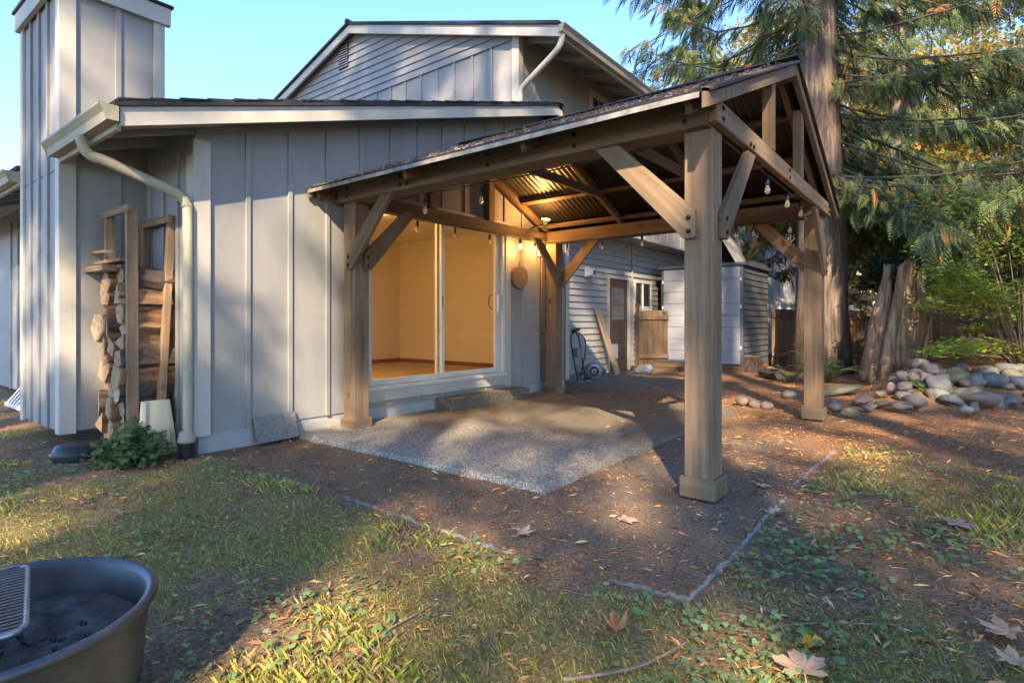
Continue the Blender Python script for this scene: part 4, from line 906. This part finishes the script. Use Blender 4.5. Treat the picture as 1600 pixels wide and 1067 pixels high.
# ------------------------------------------------------------------ foliage
def spray(n=11, L=1.0, wid=.34, droop=.22):             # cedar spray: a midrib with two rows of drooping leaflets
    V = []; F = []
    for i in range(n):
        t = (i+.6)/n; x = t*L; z = -droop*t*t; l = wid*math.sin(math.pi*min(1, .18+.82*t)**.8)*(1-.25*t)+.03
        for s_ in (-1, 1):
            k = len(V); dx, dy = l*.72, s_*l*.7; h = .022
            V += [(x, 0, z), (x+dx*.5-h, dy*.5+s_*h*.6, z-.03*l), (x+dx, dy, z-.30*l), (x+dx*.5+h, dy*.5-s_*h*.6, z-.05*l)]
            F.append((k, k+1, k+2, k+3))
    k = len(V); V += [(0, -.008, 0), (L, 0, -droop), (0, .008, 0), (L*.5, 0, -droop*.25+.01)]; F.append((k, k+1, k+2, k+3))
    return V, F
SPV, SPF = spray(9, 1.0, .30, .26)
SPV2, SPF2 = spray(3, 1.0, .55, .2)
def conifer(name, label, base, h, rad, z0, nb, pal, sp_len, trunk_r, per=8, group=None, hi=True, gaps=None, limbs=True, sector=None, mat='needle', drop=.35, tp_=1.15, skip=None):
    t_ = thing(name, label, 'tree', group, loc=base); bx, by, bz_ = base
    tr_pts = [(math.sin(i*.9)*.04*trunk_r*3, math.cos(i*1.3)*.03*trunk_r*3, -.3+(h+.3)*i/14) for i in range(15)]
    rr = [trunk_r*(1-.93*(max(0, i-.5)/14.0)**1.0)*(1.30 if i == 0 else 1) for i in range(15)]
    tube('trunk', tr_pts, rr, 'bark', t_, 20)
    P = []; Y = []; PT = []; RL = []; SC = []; LV, LF = [], []
    for b in range(nb):
        t = rng.random()**tp_; z = z0+(h-z0)*t; ln = rad*(1-t)**.75*rng.uniform(.65, 1.1)+.35
        yaw = rng.uniform(*(sector or (0, 6.2832))); pts = []; m_ = 6
        if skip and z < skip and math.cos(yaw)*-CS+math.sin(yaw)*-SN > .15: continue
        dr = drop*rng.uniform(.6, 1.4)
        for k in range(m_+1):
            s_ = k/m_; pts.append((math.cos(yaw+.22*math.sin(s_*4+b))*ln*s_, math.sin(yaw+.22*math.sin(s_*4+b))*ln*s_, z-dr*ln*s_*(1.25-.55*s_)+.10*ln*s_**3+.10*math.sin(s_*9+b*2.1)*s_))
        if limbs:
            rb = max(.008, trunk_r*.065*(1-t*.7)); V_, F_ = tubev(pts, [rb*(1-.8*k/m_) for k in range(m_+1)], 5); o_ = len(LV); LV += V_; LF += [tuple(q_+o_ for q_ in f_) for f_ in F_]
        n = max(3, int(per*(.35+ln/rad)))
        for k in range(n):
            s_ = .06+.94*(rng.random()**.85); i_ = min(int(s_*m_), m_-1); u_ = s_*m_-i_
            p0 = np.array(pts[i_])*(1-u_)+np.array(pts[i_+1])*u_
            P.append(p0+rng.normal(0, .05, 3)*rad*.25); Y.append(yaw+rng.choice((-1, 1))*rng.uniform(.15, 1.35)); PT.append(rng.uniform(.25, 1.15)); RL.append(rng.normal(0, .5)); SC.append(sp_len*rng.uniform(.55, 1.25))
    P = np.array(P); Y = np.array(Y); PT = np.array(PT); RL = np.array(RL); SC = np.array(SC)
    keep = np.ones(len(P), bool)
    if gaps is not None:
        W = P+np.array(base)+rots(Y, PT, RL)[:, :, 0]*SC[:, None]*.5; s_ = np.array(SUN)
        for g, r_ in gaps:
            d = W-np.array(g); al = d@s_; dist = np.linalg.norm(d-al[:, None]*s_, axis=1); keep &= dist > r_*.8+.12*SC
    P, Y, PT, RL, SC = P[keep], Y[keep], PT[keep], RL[keep], SC[keep]
    cols = pick(pal, len(P), .25)
    scatter('crown', SPV if hi else SPV2, SPF if hi else SPF2, P, rots(Y, PT, RL), SC, cols, mat, t_, .35)
    if limbs: pm('limbs', LV, LF, 'limb', t_, True)['kind'] = 'stuff'
    return t_
CED = [(.11, .155, .055), (.13, .175, .06), (.12, .165, .08), (.17, .20, .065), (.14, .175, .10), (.12, .16, .06), (.15, .19, .07), (.13, .17, .085), (.36, .19, .06)]
tb = onp(2, .1, 1279, 573)
conifer('cedar_tree', 'large red cedar with furrowed trunk beside the far pavilion post', (tb.x, tb.y, 0), 24, 5.4, 4.2, 245, CED, .46, .54, 72, drop=.42, tp_=2.4, skip=7.4)
# low limbs of that cedar's neighbours: more cedars and autumn trees behind
YEL = [(.30, .25, .05), (.22, .22, .05), (.36, .26, .06), (.14, .17, .045), (.30, .16, .04)]
def at2(px_, f): p = atf(f, px_, 503); return (p.x, p.y, 0)
conifer('cedar_tree', 'dark cedar filling the right edge of the view', at2(1790, 17), 21, 5.6, 3.4, 130, CED, .52, .34, 38, 'cedars behind the yard', drop=.4, tp_=2.0)
conifer('cedar_tree', 'cedar standing behind and right of the big trunk', at2(1405, 19.5), 22, 5.2, 4.2, 130, CED[:5], .56, .35, 46, 'cedars behind the yard', drop=.4, tp_=2.0)
conifer('cedar_tree', 'sunlit yellow green cedar above the pavilion ridge', at2(1085, 25), 17, 4.2, 3.2, 110, [(.22, .24, .05), (.12, .16, .04), (.26, .25, .06), (.10, .14, .04)], .7, .3, 38, 'cedars behind the yard', drop=.5)
def broadleaf(name, label, base, h, rad, z0, n, pal, ls, trunk_r, group=None, clumps=60):
    t_ = thing(name, label, 'tree', group, loc=base)
    tube('trunk', smooth_path([(0, 0, -.3), (.1, .05, h*.3), (-.1, .1, h*.6), (0, 0, h*.85)], 4), [trunk_r*(1-.07*i) for i in range(13)], 'bark', t_, 8)
    cc = rng.normal(0, 1, (clumps, 3)); cc /= np.linalg.norm(cc, axis=1)[:, None]; cc *= (rng.random((clumps, 1))**.4); cc = cc*np.array([rad, rad, (h-z0)/2])+np.array([0, 0, (h+z0)/2])
    LV, LF = [], []
    for c in cc[:24]:
        V_, F_ = tubev([(0, 0, max(.5, c[2]*.55)), tuple(c*np.array([.5, .5, .8])), tuple(c)], [trunk_r*.3, trunk_r*.15, .01], 5); o_ = len(LV); LV += V_; LF += [tuple(q_+o_ for q_ in f_) for f_ in F_]
    pm('limbs', LV, LF, 'limb', t_, True)['kind'] = 'stuff'
    idx = rng.integers(0, clumps, n); P = cc[idx]+rng.normal(0, 1, (n, 3))*np.array([.55, .55, .32])*rad*.30
    bv = [(0, 0, 0), (.4, .32, .04), (1, 0, -.12), (.4, -.32, .04)]
    tint = (.75+.5*rng.random((clumps, 1)))[idx]
    scatter('crown', bv, [(0, 1, 2, 3)], P, rots(rng.uniform(0, 6.28, n), rng.normal(.35, .5, n), rng.normal(0, .6, n)), ls*rng.uniform(.6, 1.3, n), pick(pal, n, .25)*tint, 'leaf', t_)
    return t_
AUT = [(.50, .38, .06), (.42, .26, .06), (.30, .29, .06), (.52, .30, .07), (.20, .23, .06)]
for px_, f, h, l in ((1120, 31, 15, 'yellow autumn tree behind the pavilion ridge'), (1240, 34, 21, 'tall pale autumn tree behind the big trunk'), (1400, 33, 22, 'tall golden autumn tree far behind the stump'), (1540, 30, 21, 'tall autumn tree far behind the vine maple'), (1330, 27, 16, 'yellow orange autumn tree seen right of the big trunk'), (1480, 25, 14, 'golden autumn tree behind the stump'), (1600, 23, 14, 'orange tinged autumn tree at the right edge')):
    broadleaf('autumn_tree', l, at2(px_, f), h, 4.6, .6, 15000, AUT, .24, .2, 'autumn trees behind the yard')
for x_, y_, l in ((13.5, 11.5, 'unseen bushy autumn tree added beyond the right edge of the yard'), (12.0, 17.5, 'unseen autumn tree added off to the far right'), (16.5, 7.0, 'unseen leafy tree added well outside the yard on the right')):  # out of view; added to fill the bright sky reflected in the sliding door
    broadleaf('offscreen_tree', l, (x_, y_, 0), 11, 3.6, .3, 6000, [(.12, .16, .05), (.18, .2, .06), (.3, .24, .06)], .34, .2, 'unseen trees added right of the yard')
for x_, y_, l in ((10.5, 13.0, 'unseen low leafy shrub mass added off to the right'), (9.5, 17.5, 'unseen wide shrub added beyond the right end of the fence'), (14.5, 16.0, 'unseen tall shrub added far off to the right')):  # added out of view to close the sky gap in the door's reflection
    broadleaf('offscreen_shrub', l, (x_, y_, 0), 4.0, 3.4, .0, 5000, [(.10, .14, .045), (.15, .18, .055)], .3, .08, 'unseen shrubs added right of the yard')
broadleaf('autumn_tree', 'distant yellow tree beyond the far left eave', (-20, 8.5, 0), 6.3, 3.0, 1.5, 5000, AUT, .3, .25, 'autumn trees behind the yard')
# vine maple: flat layered sprays of small light leaves at the right
VM = [(.30, .48, .09), (.38, .54, .10), (.46, .54, .12), (.24, .40, .08), (.52, .50, .13)]
vmb = atf(9.6, 1600, 640); vm = thing('vine_maple', 'light green vine maple leaning in over the rock pile at right', 'shrub', loc=(vmb.x, vmb.y, 0))
LV, LF = [], []; P = []; Yw = []
base_v = Vector((vmb.x, vmb.y, .2))
for k in range(34):
    tgt = atf(rng.uniform(8.4, 10.4), rng.uniform(1440, 1640), rng.choice((rng.uniform(285, 345), rng.uniform(400, 560), rng.uniform(300, 570))))
    mid = base_v.lerp(tgt, .55)+Vector((0, 0, .35)); pts = smooth_path([base_v-Vector((vmb.x, vmb.y, 0)), mid-Vector((vmb.x, vmb.y, 0)), tgt-Vector((vmb.x, vmb.y, 0))], 5)
    V_, F_ = tubev(pts, [.014*(1-.08*i) for i in range(len(pts))], 5); o_ = len(LV); LV += V_; LF += [tuple(q_+o_ for q_ in f_) for f_ in F_]
    dirn = (tgt-mid).normalized()
    for i in range(270):
        t = rng.random()**.7; c = mid.lerp(tgt, t*1.08)-Vector((vmb.x, vmb.y, 0)); sd2 = rng.normal(0, .20); P.append((c.x+dirn.y*sd2+rng.normal(0, .07), c.y-dirn.x*sd2+rng.normal(0, .07), c.z+rng.normal(0, .045)-abs(sd2)*.15)); Yw.append(rng.uniform(0, 6.28))
pm('stems', LV, LF, 'bark', vm, True)
lv = [(0, 0, 0), (.25, .42, .02), (.5, .18, 0), (.7, .5, -.03), (.72, .12, 0), (1.05, 0, -.06), (.72, -.12, 0), (.7, -.5, -.03), (.5, -.18, 0), (.25, -.42, .02)]
n = len(P); scatter('leaves', lv, [(0, 1, 2, 9), (2, 3, 4, 9), (4, 5, 6, 9), (6, 7, 8, 9)], np.array(P), rots(np.array(Yw), rng.normal(.1, .22, n), rng.normal(0, .22, n)), rng.uniform(.045, .085, n), pick(VM, n, .2), 'leaf', vm)
# sword ferns
def fern(label, x, y, nf, L, seed):
    t_ = thing('sword_fern', label, 'fern', 'sword ferns', loc=(x, y, th(x, y))); r2 = np.random.default_rng(seed)
    for k in range(nf):
        yaw = r2.uniform(0, 6.28); l_ = L*r2.uniform(.7, 1.1); up = r2.uniform(.9, 1.7); V = []; F = []; m_ = 26
        for i in range(m_):
            t = (i+1)/m_; r_ = l_*t*.85; z = l_*(up*t-.75*up*t*t*1.05); lf = .12*l_*math.sin(math.pi*(.12+.88*t)**.75)+.01
            c = Vector((math.cos(yaw)*r_, math.sin(yaw)*r_, z)); sd2 = Vector((-math.sin(yaw), math.cos(yaw), 0)); fw = Vector((math.cos(yaw), math.sin(yaw), 0))
            for s_ in (-1, 1):
                q = len(V); V += [c, c+sd2*s_*lf*.5+fw*(.012+.1*lf), c+sd2*s_*lf+fw*.2*lf-Vector((0, 0, .15*lf)), c+sd2*s_*lf*.5-fw*.008]; F.append((q, q+1, q+2, q+3))
        o = pm('frond', V, F, 'fern', t_)
M['fern'] = plain('fern_leaf', (.15, .22, .085), .55, var=.35, scale=8, bs=.1)
fb = onp(2, .1, 1290, 588); fern('large sword fern at the foot of the big cedar trunk', fb.x, fb.y, 22, 1.0, 5)
fb = onp(2, .1, 1235, 588); fern('low sword fern left of the far post by the split log', fb.x, fb.y, 12, .6, 6)
# ivy-like bush at the firewood and dark broadleaf at the stump
def bush(name, label, c, r, n, pal, ls, cat='bush'):
    t_ = thing(name, label, cat, loc=c); d = rng.normal(0, 1, (n, 3)); d /= np.linalg.norm(d, axis=1)[:, None]; d *= rng.random((n, 1))**.33; d[:, 2] = np.abs(d[:, 2])
    k = 1+.35*np.sin(d[:, :1]*9)*np.cos(d[:, 1:2]*8); P = d*np.array(r)*k
    scatter('leaves', lv, [(0, 1, 2, 9), (2, 3, 4, 9), (4, 5, 6, 9), (6, 7, 8, 9)], P, rots(rng.uniform(0, 6.28, n), rng.normal(.2, .5, n), rng.normal(0, .5, n)), ls*rng.uniform(.6, 1.3, n), pick(pal, n, .3), 'leaf', t_)
    LV, LF = [], []
    for i in range(14):
        V_, F_ = tubev([(0, 0, -.02), tuple(P[i]*.6), tuple(P[i])], [.005, .004, .002], 4); o_ = len(LV); LV += V_; LF += [tuple(q_+o_ for q_ in f_) for f_ in F_]
    pm('stems', LV, LF, 'bark', t_); return t_
GRN = [(.12, .18, .065), (.15, .22, .08), (.13, .2, .09), (.18, .24, .085)]
bush('weed_clump', 'leafy green weed clump in front of the firewood rack', (-.12, -.48, 0), (.27, .24, .27), 1100, GRN, .055)
dk = atf(10.4, 1385, 430)
bush('salal_branch', 'dark glossy broad leaves hanging over the top of the stump', (atf(11.3, 1380, 400).x, atf(11.3, 1380, 400).y, 1.75), (.5, .4, .7), 170, [(.02, .04, .018), (.03, .06, .025)], .17)
rb = atf(8.0, 1425, 620); bush('seedling', 'small green seedling growing among the river rocks', (rb.x, rb.y, th(rb.x, rb.y)), (.2, .15, .16), 120, GRN, .06, 'plant')
# neighbour's house far behind the fence
nh = thing('neighbour_house', 'pale neighbour house with grey roof seen past the cedar trunk', 'house')
na = atf(26, 1225, 503); nb_ = atf(26, 1420, 503); d = (nb_-na); d.z = 0; L_ = d.length; d.normalize(); nn_ = Vector((-d.y, d.x, 0))
def npt(a, b, z): return na*1.0+d*a+nn_*b+Vector((0, 0, z-1.1))
beam('wall', npt(0, 2, 1.7), npt(L_+3, 2, 1.7), 4.0, 3.4, 'farwall', nh, bev=0)
V = [npt(-.5, -.6, 3.25), npt(L_+3.5, -.6, 3.25), npt(L_+3.5, 2.4, 4.9), npt(-.5, 2.4, 4.9), npt(-.5, -.6, 3.4), npt(L_+3.5, -.6, 3.4), npt(L_+3.5, 2.4, 5.05), npt(-.5, 2.4, 5.05)]
pm('roof', V, [(0, 1, 2, 3), (7, 6, 5, 4), (0, 4, 5, 1), (1, 5, 6, 2), (2, 6, 7, 3), (3, 7, 4, 0)], 'farroof', nh)
beam('eave_fascia', npt(-.5, -.62, 3.30), npt(L_+3.5, -.62, 3.30), .05, .22, 'white', nh)
for i in range(24): beam('batten', npt(.2+i*.35, -.02, .1), npt(.2+i*.35, -.02, 3.2), .05, .05, 'farwall', nh, up=tuple(nn_))
wa = (atf(26, 1338, 470)-na).dot(d)
beam('window_frame', npt(wa-.8, -.03, 1.9), npt(wa+.8, -.03, 1.9), .06, 1.3, 'white', nh); beam('window_pane', npt(wa-.7, -.06, 1.9), npt(wa+.7, -.06, 1.9), .04, 1.1, 'winglass', nh)
# far wing with pale battens behind the shed
fw_ = thing('far_garage', 'pale batten garage wall rising behind the dark shed side', 'garage')
ga = atf(19, 1172, 503); gb = atf(19, 1262, 503); dg = (gb-ga); dg.z = 0; Lg = dg.length; dg.normalize(); ng = Vector((-dg.y, dg.x, 0))
def gpt(a, b, z): return ga+dg*a+ng*b+Vector((0, 0, z-1.1))
beam('wall', gpt(0, 1, 2.0), gpt(Lg, 1, 2.0), 2.0, 4.0, 'farwall', fw_, bev=0)
for i in range(9): beam('batten', gpt(.1+i*.22, -.01, .1), gpt(.1+i*.22, -.01, 3.9), .05, .04, 'farwall', fw_, up=tuple(ng))
V = [gpt(-.7, -.5, 2.9), gpt(.25, -.5, 4.6), gpt(.25, 2, 4.6), gpt(-.7, 2, 2.9), gpt(-.6, -.5, 2.82), gpt(.35, -.5, 4.52), gpt(.35, 2, 4.52), gpt(-.6, 2, 2.82)]
pm('roof', V, [(0, 1, 2, 3), (7, 6, 5, 4), (0, 4, 5, 1), (1, 5, 6, 2), (2, 6, 7, 3), (3, 7, 4, 0)], 'farroof', fw_)

# ------------------------------------------------------------------ ground cover and litter
def sample(n, x0, x1, y0, y1): return rng.uniform(x0, x1, n), rng.uniform(y0, y1, n)
def clear(x, y):
    inslab = (x > 0) & (x < 2.92) & (y > .85) & (y < 4.95)
    pit_ = np.hypot(x-fc.x, y-fc.y) < .36
    hs_ = (x < -.05) & (y > -.08) | ((x < -1.0) & (y > -.72) & (x > -2.3))
    pst = np.zeros_like(x, bool)
    for a in PX:
        for b in PY: pst |= (np.abs(x-a) < .13) & (np.abs(y-b) < .13)
    return ~(pit_ | hs_ | pst), inslab
def near(x, y, k=2.2):                                   # thin the scatter with distance from the viewer
    return np.minimum(1, (k/np.maximum(.4, np.hypot(x-CAM.x, y-CAM.y)))**1.3)
n = 480000; x, y = sample(n, -4, 8.5, -2.6, 4.4); ok, insl = clear(x, y)
keep = ok & ~insl & (rng.random(n) < lawn_mask(x, y)*near(x, y, 2.6)); x, y = x[keep], y[keep]; n = len(x)
gv = [(-.5, 0, 0), (.5, 0, 0), (.25, .25, .6), (.0, .75, 1.0)]
ms = lat(x, y, 1.1, 21)[:, None]
cg = np.where(rng.random((n, 1)) < .36, np.array([[.50, .34, .17]]), np.array([[.48, .48, .08]])*(1-ms)+np.array([[.30, .40, .08]])*ms)*(.4+1.2*rng.random((n, 1)))
hgt = rng.uniform(.007, .028, n)*(1+1.2*(lat(x, y, 2.3, 22) > .70))
g_rot = rots(rng.uniform(0, 6.28, n), np.zeros(n), np.zeros(n)); g_rot[:, :, 0] *= (.0022/hgt)[:, None]*1.3
tag(scatter('lawn_grass', gv, [(0, 1, 2, 3)], np.stack([x, y, terrain(x, y)-.002], 1), g_rot, hgt, cg, 'leaf'), 'thin mossy grass of the patchy lawn', 'grass', kind='stuff')
# small lobed weeds (ground cover)
n = 120000; x, y = sample(n, -3.5, 8, -2.4, 4.6); ok, insl = clear(x, y)
dens = np.clip((lat(x, y, 1.5, 31)*.6+lat(x, y, 5, 32)*.4-.43)*5, 0, 1)*(.45+.9*np.clip((x-3.9)/.8, 0, 1))
edge = np.exp(-((y+.12)/.12)**2)*np.clip((lat(x, y, 2.2, 33)-.45)*4, 0, 1)
out = (y < -.03) | (x > 4.22)
keep = ok & ~insl & out & (rng.random(n) < np.clip(dens+edge, 0, 1)*near(x, y, 3.6)*.75*np.clip((4.2-y)/1.0, 0, 1)); x, y = x[keep], y[keep]; n = len(x)
WEED = [(.20, .31, .13), (.26, .37, .16), (.23, .34, .11), (.31, .42, .18)]
tag(scatter('ground_cover', lv, [(0, 1, 2, 9), (2, 3, 4, 9), (4, 5, 6, 9), (6, 7, 8, 9)], np.stack([x, y, terrain(x, y)+rng.uniform(.008, .04, n)], 1), rots(rng.uniform(0, 6.28, n), rng.normal(.05, .3, n), rng.normal(0, .3, n)), rng.uniform(.015, .038, n), pick(WEED, n, .25), 'leaf'), 'low lobed green weeds creeping through the lawn', 'weeds', kind='stuff')
# cedar litter
LIT = [(.66, .31, .10), (.52, .22, .07), (.72, .42, .16), (.36, .18, .09), (.24, .14, .09), (.48, .24, .10), (.58, .26, .10), (.66, .42, .22)]
n = 210000; x, y = sample(n, -3, 8.5, -2.4, 9.5); ok, insl = clear(x, y)
base_d = .55+.9*litter_mask(x, y)+.45*((y < 0) | (x > 4.2))*lat(x, y, 1.9, 41)
keep = ok & (rng.random(n) < base_d*near(x, y, 3.8)*(.25+1.3*lat(x, y, 3.7, 45)**1.5)*np.where(insl, .10+.5*np.clip((y-3.2)/1.5, 0, 1), 1)*.85); x, y = x[keep], y[keep]; n = len(x)
_, insl = clear(x, y); zl = np.where(insl, .037, terrain(x, y)+.004)
nv = [(0, -.07, 0), (.5, -.13, .05), (1, 0, .0), (.5, .10, .08), (.25, .02, .04)]
tag(scatter('cedar_litter', [(0, -.02, 0), (.5, -.095, .05), (1, 0, .0), (.4, .08, .07)], [(0, 1, 2, 3)], np.stack([x, y, zl], 1), rots(rng.uniform(0, 6.28, n), rng.normal(0, .22, n), rng.normal(0, .5, n)), rng.gamma(2.6, .0135, n).clip(.014, .068), pick(LIT, n, .35), 'dry'), 'orange brown cedar needles and twigs scattered on the ground', 'litter', kind='stuff')
# gravel and crumbs on the dirt
n = 60000; x, y = sample(n, -.2, 6, -.2, 8.5); ok, insl = clear(x, y)
keep = ok & ~insl & (rng.random(n) < .5*near(x, y, 3.6)) & (lat(x, y, 2, 51) > .3); x, y = x[keep], y[keep]; n = len(x)
tag(scatter('gravel', [(-.5, -.4, 0), (.5, -.45, 0), (.45, .5, 0), (-.4, .45, 0), (0, 0, .55)], [(0, 1, 4), (1, 2, 4), (2, 3, 4), (3, 0, 4)], np.stack([x, y, terrain(x, y)-.002], 1), rots(rng.uniform(0, 6.28, n), rng.normal(0, .2, n), rng.normal(0, .2, n)), rng.uniform(.005, .016, n), pick([(.10, .08, .065), (.16, .13, .11), (.06, .045, .04), (.30, .27, .24)], n, .3), 'dry'), 'small gravel and bark crumbs on the bare dirt', 'gravel', kind='stuff')
# litter on the pavilion roof
n = 9000; x = rng.uniform(.1, 3.88, n); y = PYC-PEY*rng.uniform(.02, 1.0, n); k = lat(x, y, 2.5, 61) > .25; x, y = x[k], y[k]; n = len(x)
tag(scatter('roof_litter', [(0, -.05, 0), (.5, -.13, .05), (1, 0, .0), (.45, .12, .07)], [(0, 1, 2, 3)], np.stack([x, y, PRZ-PS*np.abs(y-PYC)+.03], 1), rots(rng.uniform(0, 6.28, n), rng.normal(0, .2, n), rng.normal(.38, .3, n)), rng.uniform(.02, .06, n), pick([(.50, .34, .26), (.36, .22, .15), (.60, .46, .38)], n, .3), 'dry'), 'fallen cedar needles lying on the pavilion roof', 'litter', kind='stuff')
# maple leaves
def maple(label, px_, py_, size, c, yaw=0, curl=.25, z=.012, fold=0):
    p = onp(2, 0, px_, py_); pts = []; lob = [(0, 1.0), (50, .92), (-50, .92), (105, .62), (-105, .62)]
    V = [(0, 0, .02)]; ang_ = []
    for a, r_ in sorted(lob):
        for da, k in ((-25, .52), (-17, .78), (-9, .80), (0, 1.0), (9, .82), (17, .80), (25, .52)): ang_.append((a+da, r_*k))
    ang_ = [(-150, .18)]+ang_+[(150, .18)]
    for a, r_ in ang_:
        x_, y_ = r_*math.cos(R(a)), r_*math.sin(R(a)); V.append((x_, y_, curl*(r_**2)*(.6+.4*math.sin(a*.11+px_))+fold*abs(y_)))
    F = [(0, i, i+1) for i in range(1, len(V)-1)]+[(0, len(V)-1, 1)]
    t_ = thing('maple_leaf', label, 'leaf', 'fallen maple leaves', loc=(p.x, p.y, th(p.x, p.y)+z)); t_.rotation_euler = (random.uniform(-.1, .1), random.uniform(-.1, .1), yaw)
    mt = 'mleaf_%d' % px_; M[mt] = plain('maple_leaf_%d' % px_, c, .7, var=.3, scale=14, bs=.3)
    o = pm('blade', [(a*size, b*size, d_*size) for a, b, d_ in V], F, mt, t_)
    tube('stalk', [(0, 0, .003), (-.4*size, .05*size, .02), (-.75*size, .1*size, .004)], .0022, mt, t_, 5)
PK = (.40, .25, .18)
maple('pinkish brown maple leaf on the dirt left of centre', 813, 828, .085, PK, .6)
maple('pale brown maple leaf on the dirt below the slab corner', 978, 812, .085, PK, 1.4, .35)
maple('curled rusty brown maple leaf in the grass at front centre', 962, 980, .07, (.40, .16, .06), 2.2, .6, fold=.5)
maple('bright orange yellow curled maple leaf at front right', 1262, 1000, .062, (.75, .36, .03), .9, .55, fold=.25)
maple('large pale maple leaf cut by the bottom edge', 1255, 1050, .115, (.44, .28, .16), 2.0, .2, .03)
maple('large tan maple leaf at the right edge', 1578, 992, .10, (.44, .26, .14), 2.9, .2, .03)
maple('tan maple leaf in the lower right corner', 1592, 1042, .075, (.42, .26, .15), 1.9, .3, .03)
maple('pinkish dried maple leaf flat among the weeds at right', 1487, 822, .12, (.46, .27, .22), .2, .1, .03)
maple('small tan maple leaf beside the front post base', 1186, 758, .085, (.52, .36, .22), .1, .3)
maple('small folded tan leaf on the edging beside the front post', 1200, 799, .07, (.48, .33, .22), .4, .5)
def leaf(label, px_, py_, s_, c, yaw):
    p = onp(2, 0, px_, py_); mt = 'leafc_%d' % px_; M[mt] = plain('small_leaf_%d' % px_, c, .6, var=.15, scale=20, bs=.2)
    V = [(0, 0, 0), (.35*s_, .2*s_, .06*s_), (.7*s_, .19*s_, .1*s_), (s_, 0, .05*s_), (.7*s_, -.19*s_, .1*s_), (.35*s_, -.2*s_, .06*s_), (.5*s_, 0, .0)]
    o = pm('fallen_leaf', V, [(0, 6, 1), (1, 6, 2), (2, 6, 3), (3, 6, 4), (4, 6, 5), (5, 6, 0)], mt); o.location = (p.x, p.y, th(p.x, p.y)+.014); o.rotation_euler = (0, 0, yaw); tag(o, label, 'leaf', 'fallen small leaves')
leaf('small yellow green leaf in the weeds left of centre', 686, 849, .075, (.50, .52, .16), .9)
leaf('small pale yellow leaf on the dirt near the front', 897, 846, .075, (.66, .58, .20), .8)
leaf('small pale green leaf on the dirt near the front post', 1108, 826, .05, (.40, .48, .20), .5)
leaf('yellow leaf lying on the gravel behind the front post', 1146, 683, .09, (.62, .40, .08), .6)
leaf('small pale yellow leaf near the wall side edging', 434, 759, .07, (.66, .55, .22), 1.2)
leaf('pale leaf at the far left of the lawn', 10, 726, .10, (.55, .58, .32), .5)
leaf('orange leaf beside the fire pit', 268, 972, .06, (.52, .26, .08), .4)
leaf('pale silvery leaf behind the fire pit rim', 210, 873, .05, (.60, .60, .55), .8)
def twig(label, pts, r_=.006):
    P_ = []
    for a, b in pts: p = onp(2, 0, a, b); P_.append((p.x, p.y, th(p.x, p.y)+.016))
    q = smooth_path(P_, 6); k = len(q); tag(tube('twig', q, [r_*(1-.6*i/k) for i in range(k)], 'twig', None, 6), label, 'twig', 'fallen twigs')
M['twig'] = plain('twig_bark', (.26, .2, .15), .9, var=.4, scale=40, bs=.5)
twig('long bent grey twig in the grass at front centre', [(525, 1064), (572, 1022), (600, 992), (650, 960), (690, 930)])
twig('long twig running up from the bottom edge right of centre', [(880, 1066), (950, 1052), (1010, 1035), (1075, 1000)], .007)
twig('thin pale twig across the weeds at right', [(1205, 976), (1260, 968), (1320, 964), (1390, 966), (1450, 972)], .004)
twig('thin straw stalk bending among the weeds at front right', [(1425, 958), (1450, 985), (1472, 1010), (1480, 1040)], .003)
twig('short twig in the moss left of the slab front', [(535, 928), (570, 916), (610, 897)], .004)
twig('thin twig at the lower middle of the moss', [(770, 988), (768, 1004), (784, 1022), (790, 1036)], .003)
twig('twig by the edging corner', [(880, 918), (910, 926), (940, 931)], .003)

# ------------------------------------------------------------------ trees behind the viewer that shade the yard
GAPS = [((0, .95, 2.2), .32), ((0, .35, 2.15), .22), ((0, .85, 1.35), .34), ((0, .92, 1.0), .2), ((0, 1.05, .45), .26), ((-1.05, -.45, 3.6), .25), ((-1.05, -.3, 2.8), .2), ((-1.3, -.71, 3.2), .2), ((-1.9, -.71, 2.0), .22), ((-1.6, -.71, 2.8), .15), ((-3.4, -.06, .9), .7), ((-.75, -.42, .25), .3), ((-1.05, -.4, .8), .22), ((.33, .5, 2.8), .25)]  # spots kept sunlit; the unseen crowns are cut open along the sun's rays
for px_, py_, r_ in ((430, 1030, .36), (470, 1000, .25), (5, 835, .36), (1270, 690, .48), (1400, 672, .40), (960, 648, .40), (40, 655, .45), (1160, 1010, .2), (760, 620, .2), (1150, 690, .2)):
    p = onp(2, 0, px_, py_); GAPS.append(((p.x, p.y, 0), r_))
rng = np.random.default_rng(11)
hz_ = Vector((SUN.x, SUN.y, 0)).normalized(); cr = Vector((-hz_.y, hz_.x, 0))
ctr = Vector((3.0, 3.0, 0))
k = 0
for off in (-12, -9.6, -7.2, -4.8, -2.4, 0, 2.4, 4.8, 7.2, 9.6, 12):
    b = ctr+hz_*(17+1.5*math.sin(off*2.1))+cr*off
    conifer('shade_cedar', 'tall cedar of the grove standing behind the viewer', (b.x, b.y, 0), 28, 3.3, 6.0, 148, CED[:5], .72, .36, 52 if -9 < off < -3 else 21, 'shade cedars behind the viewer', False, GAPS, False)
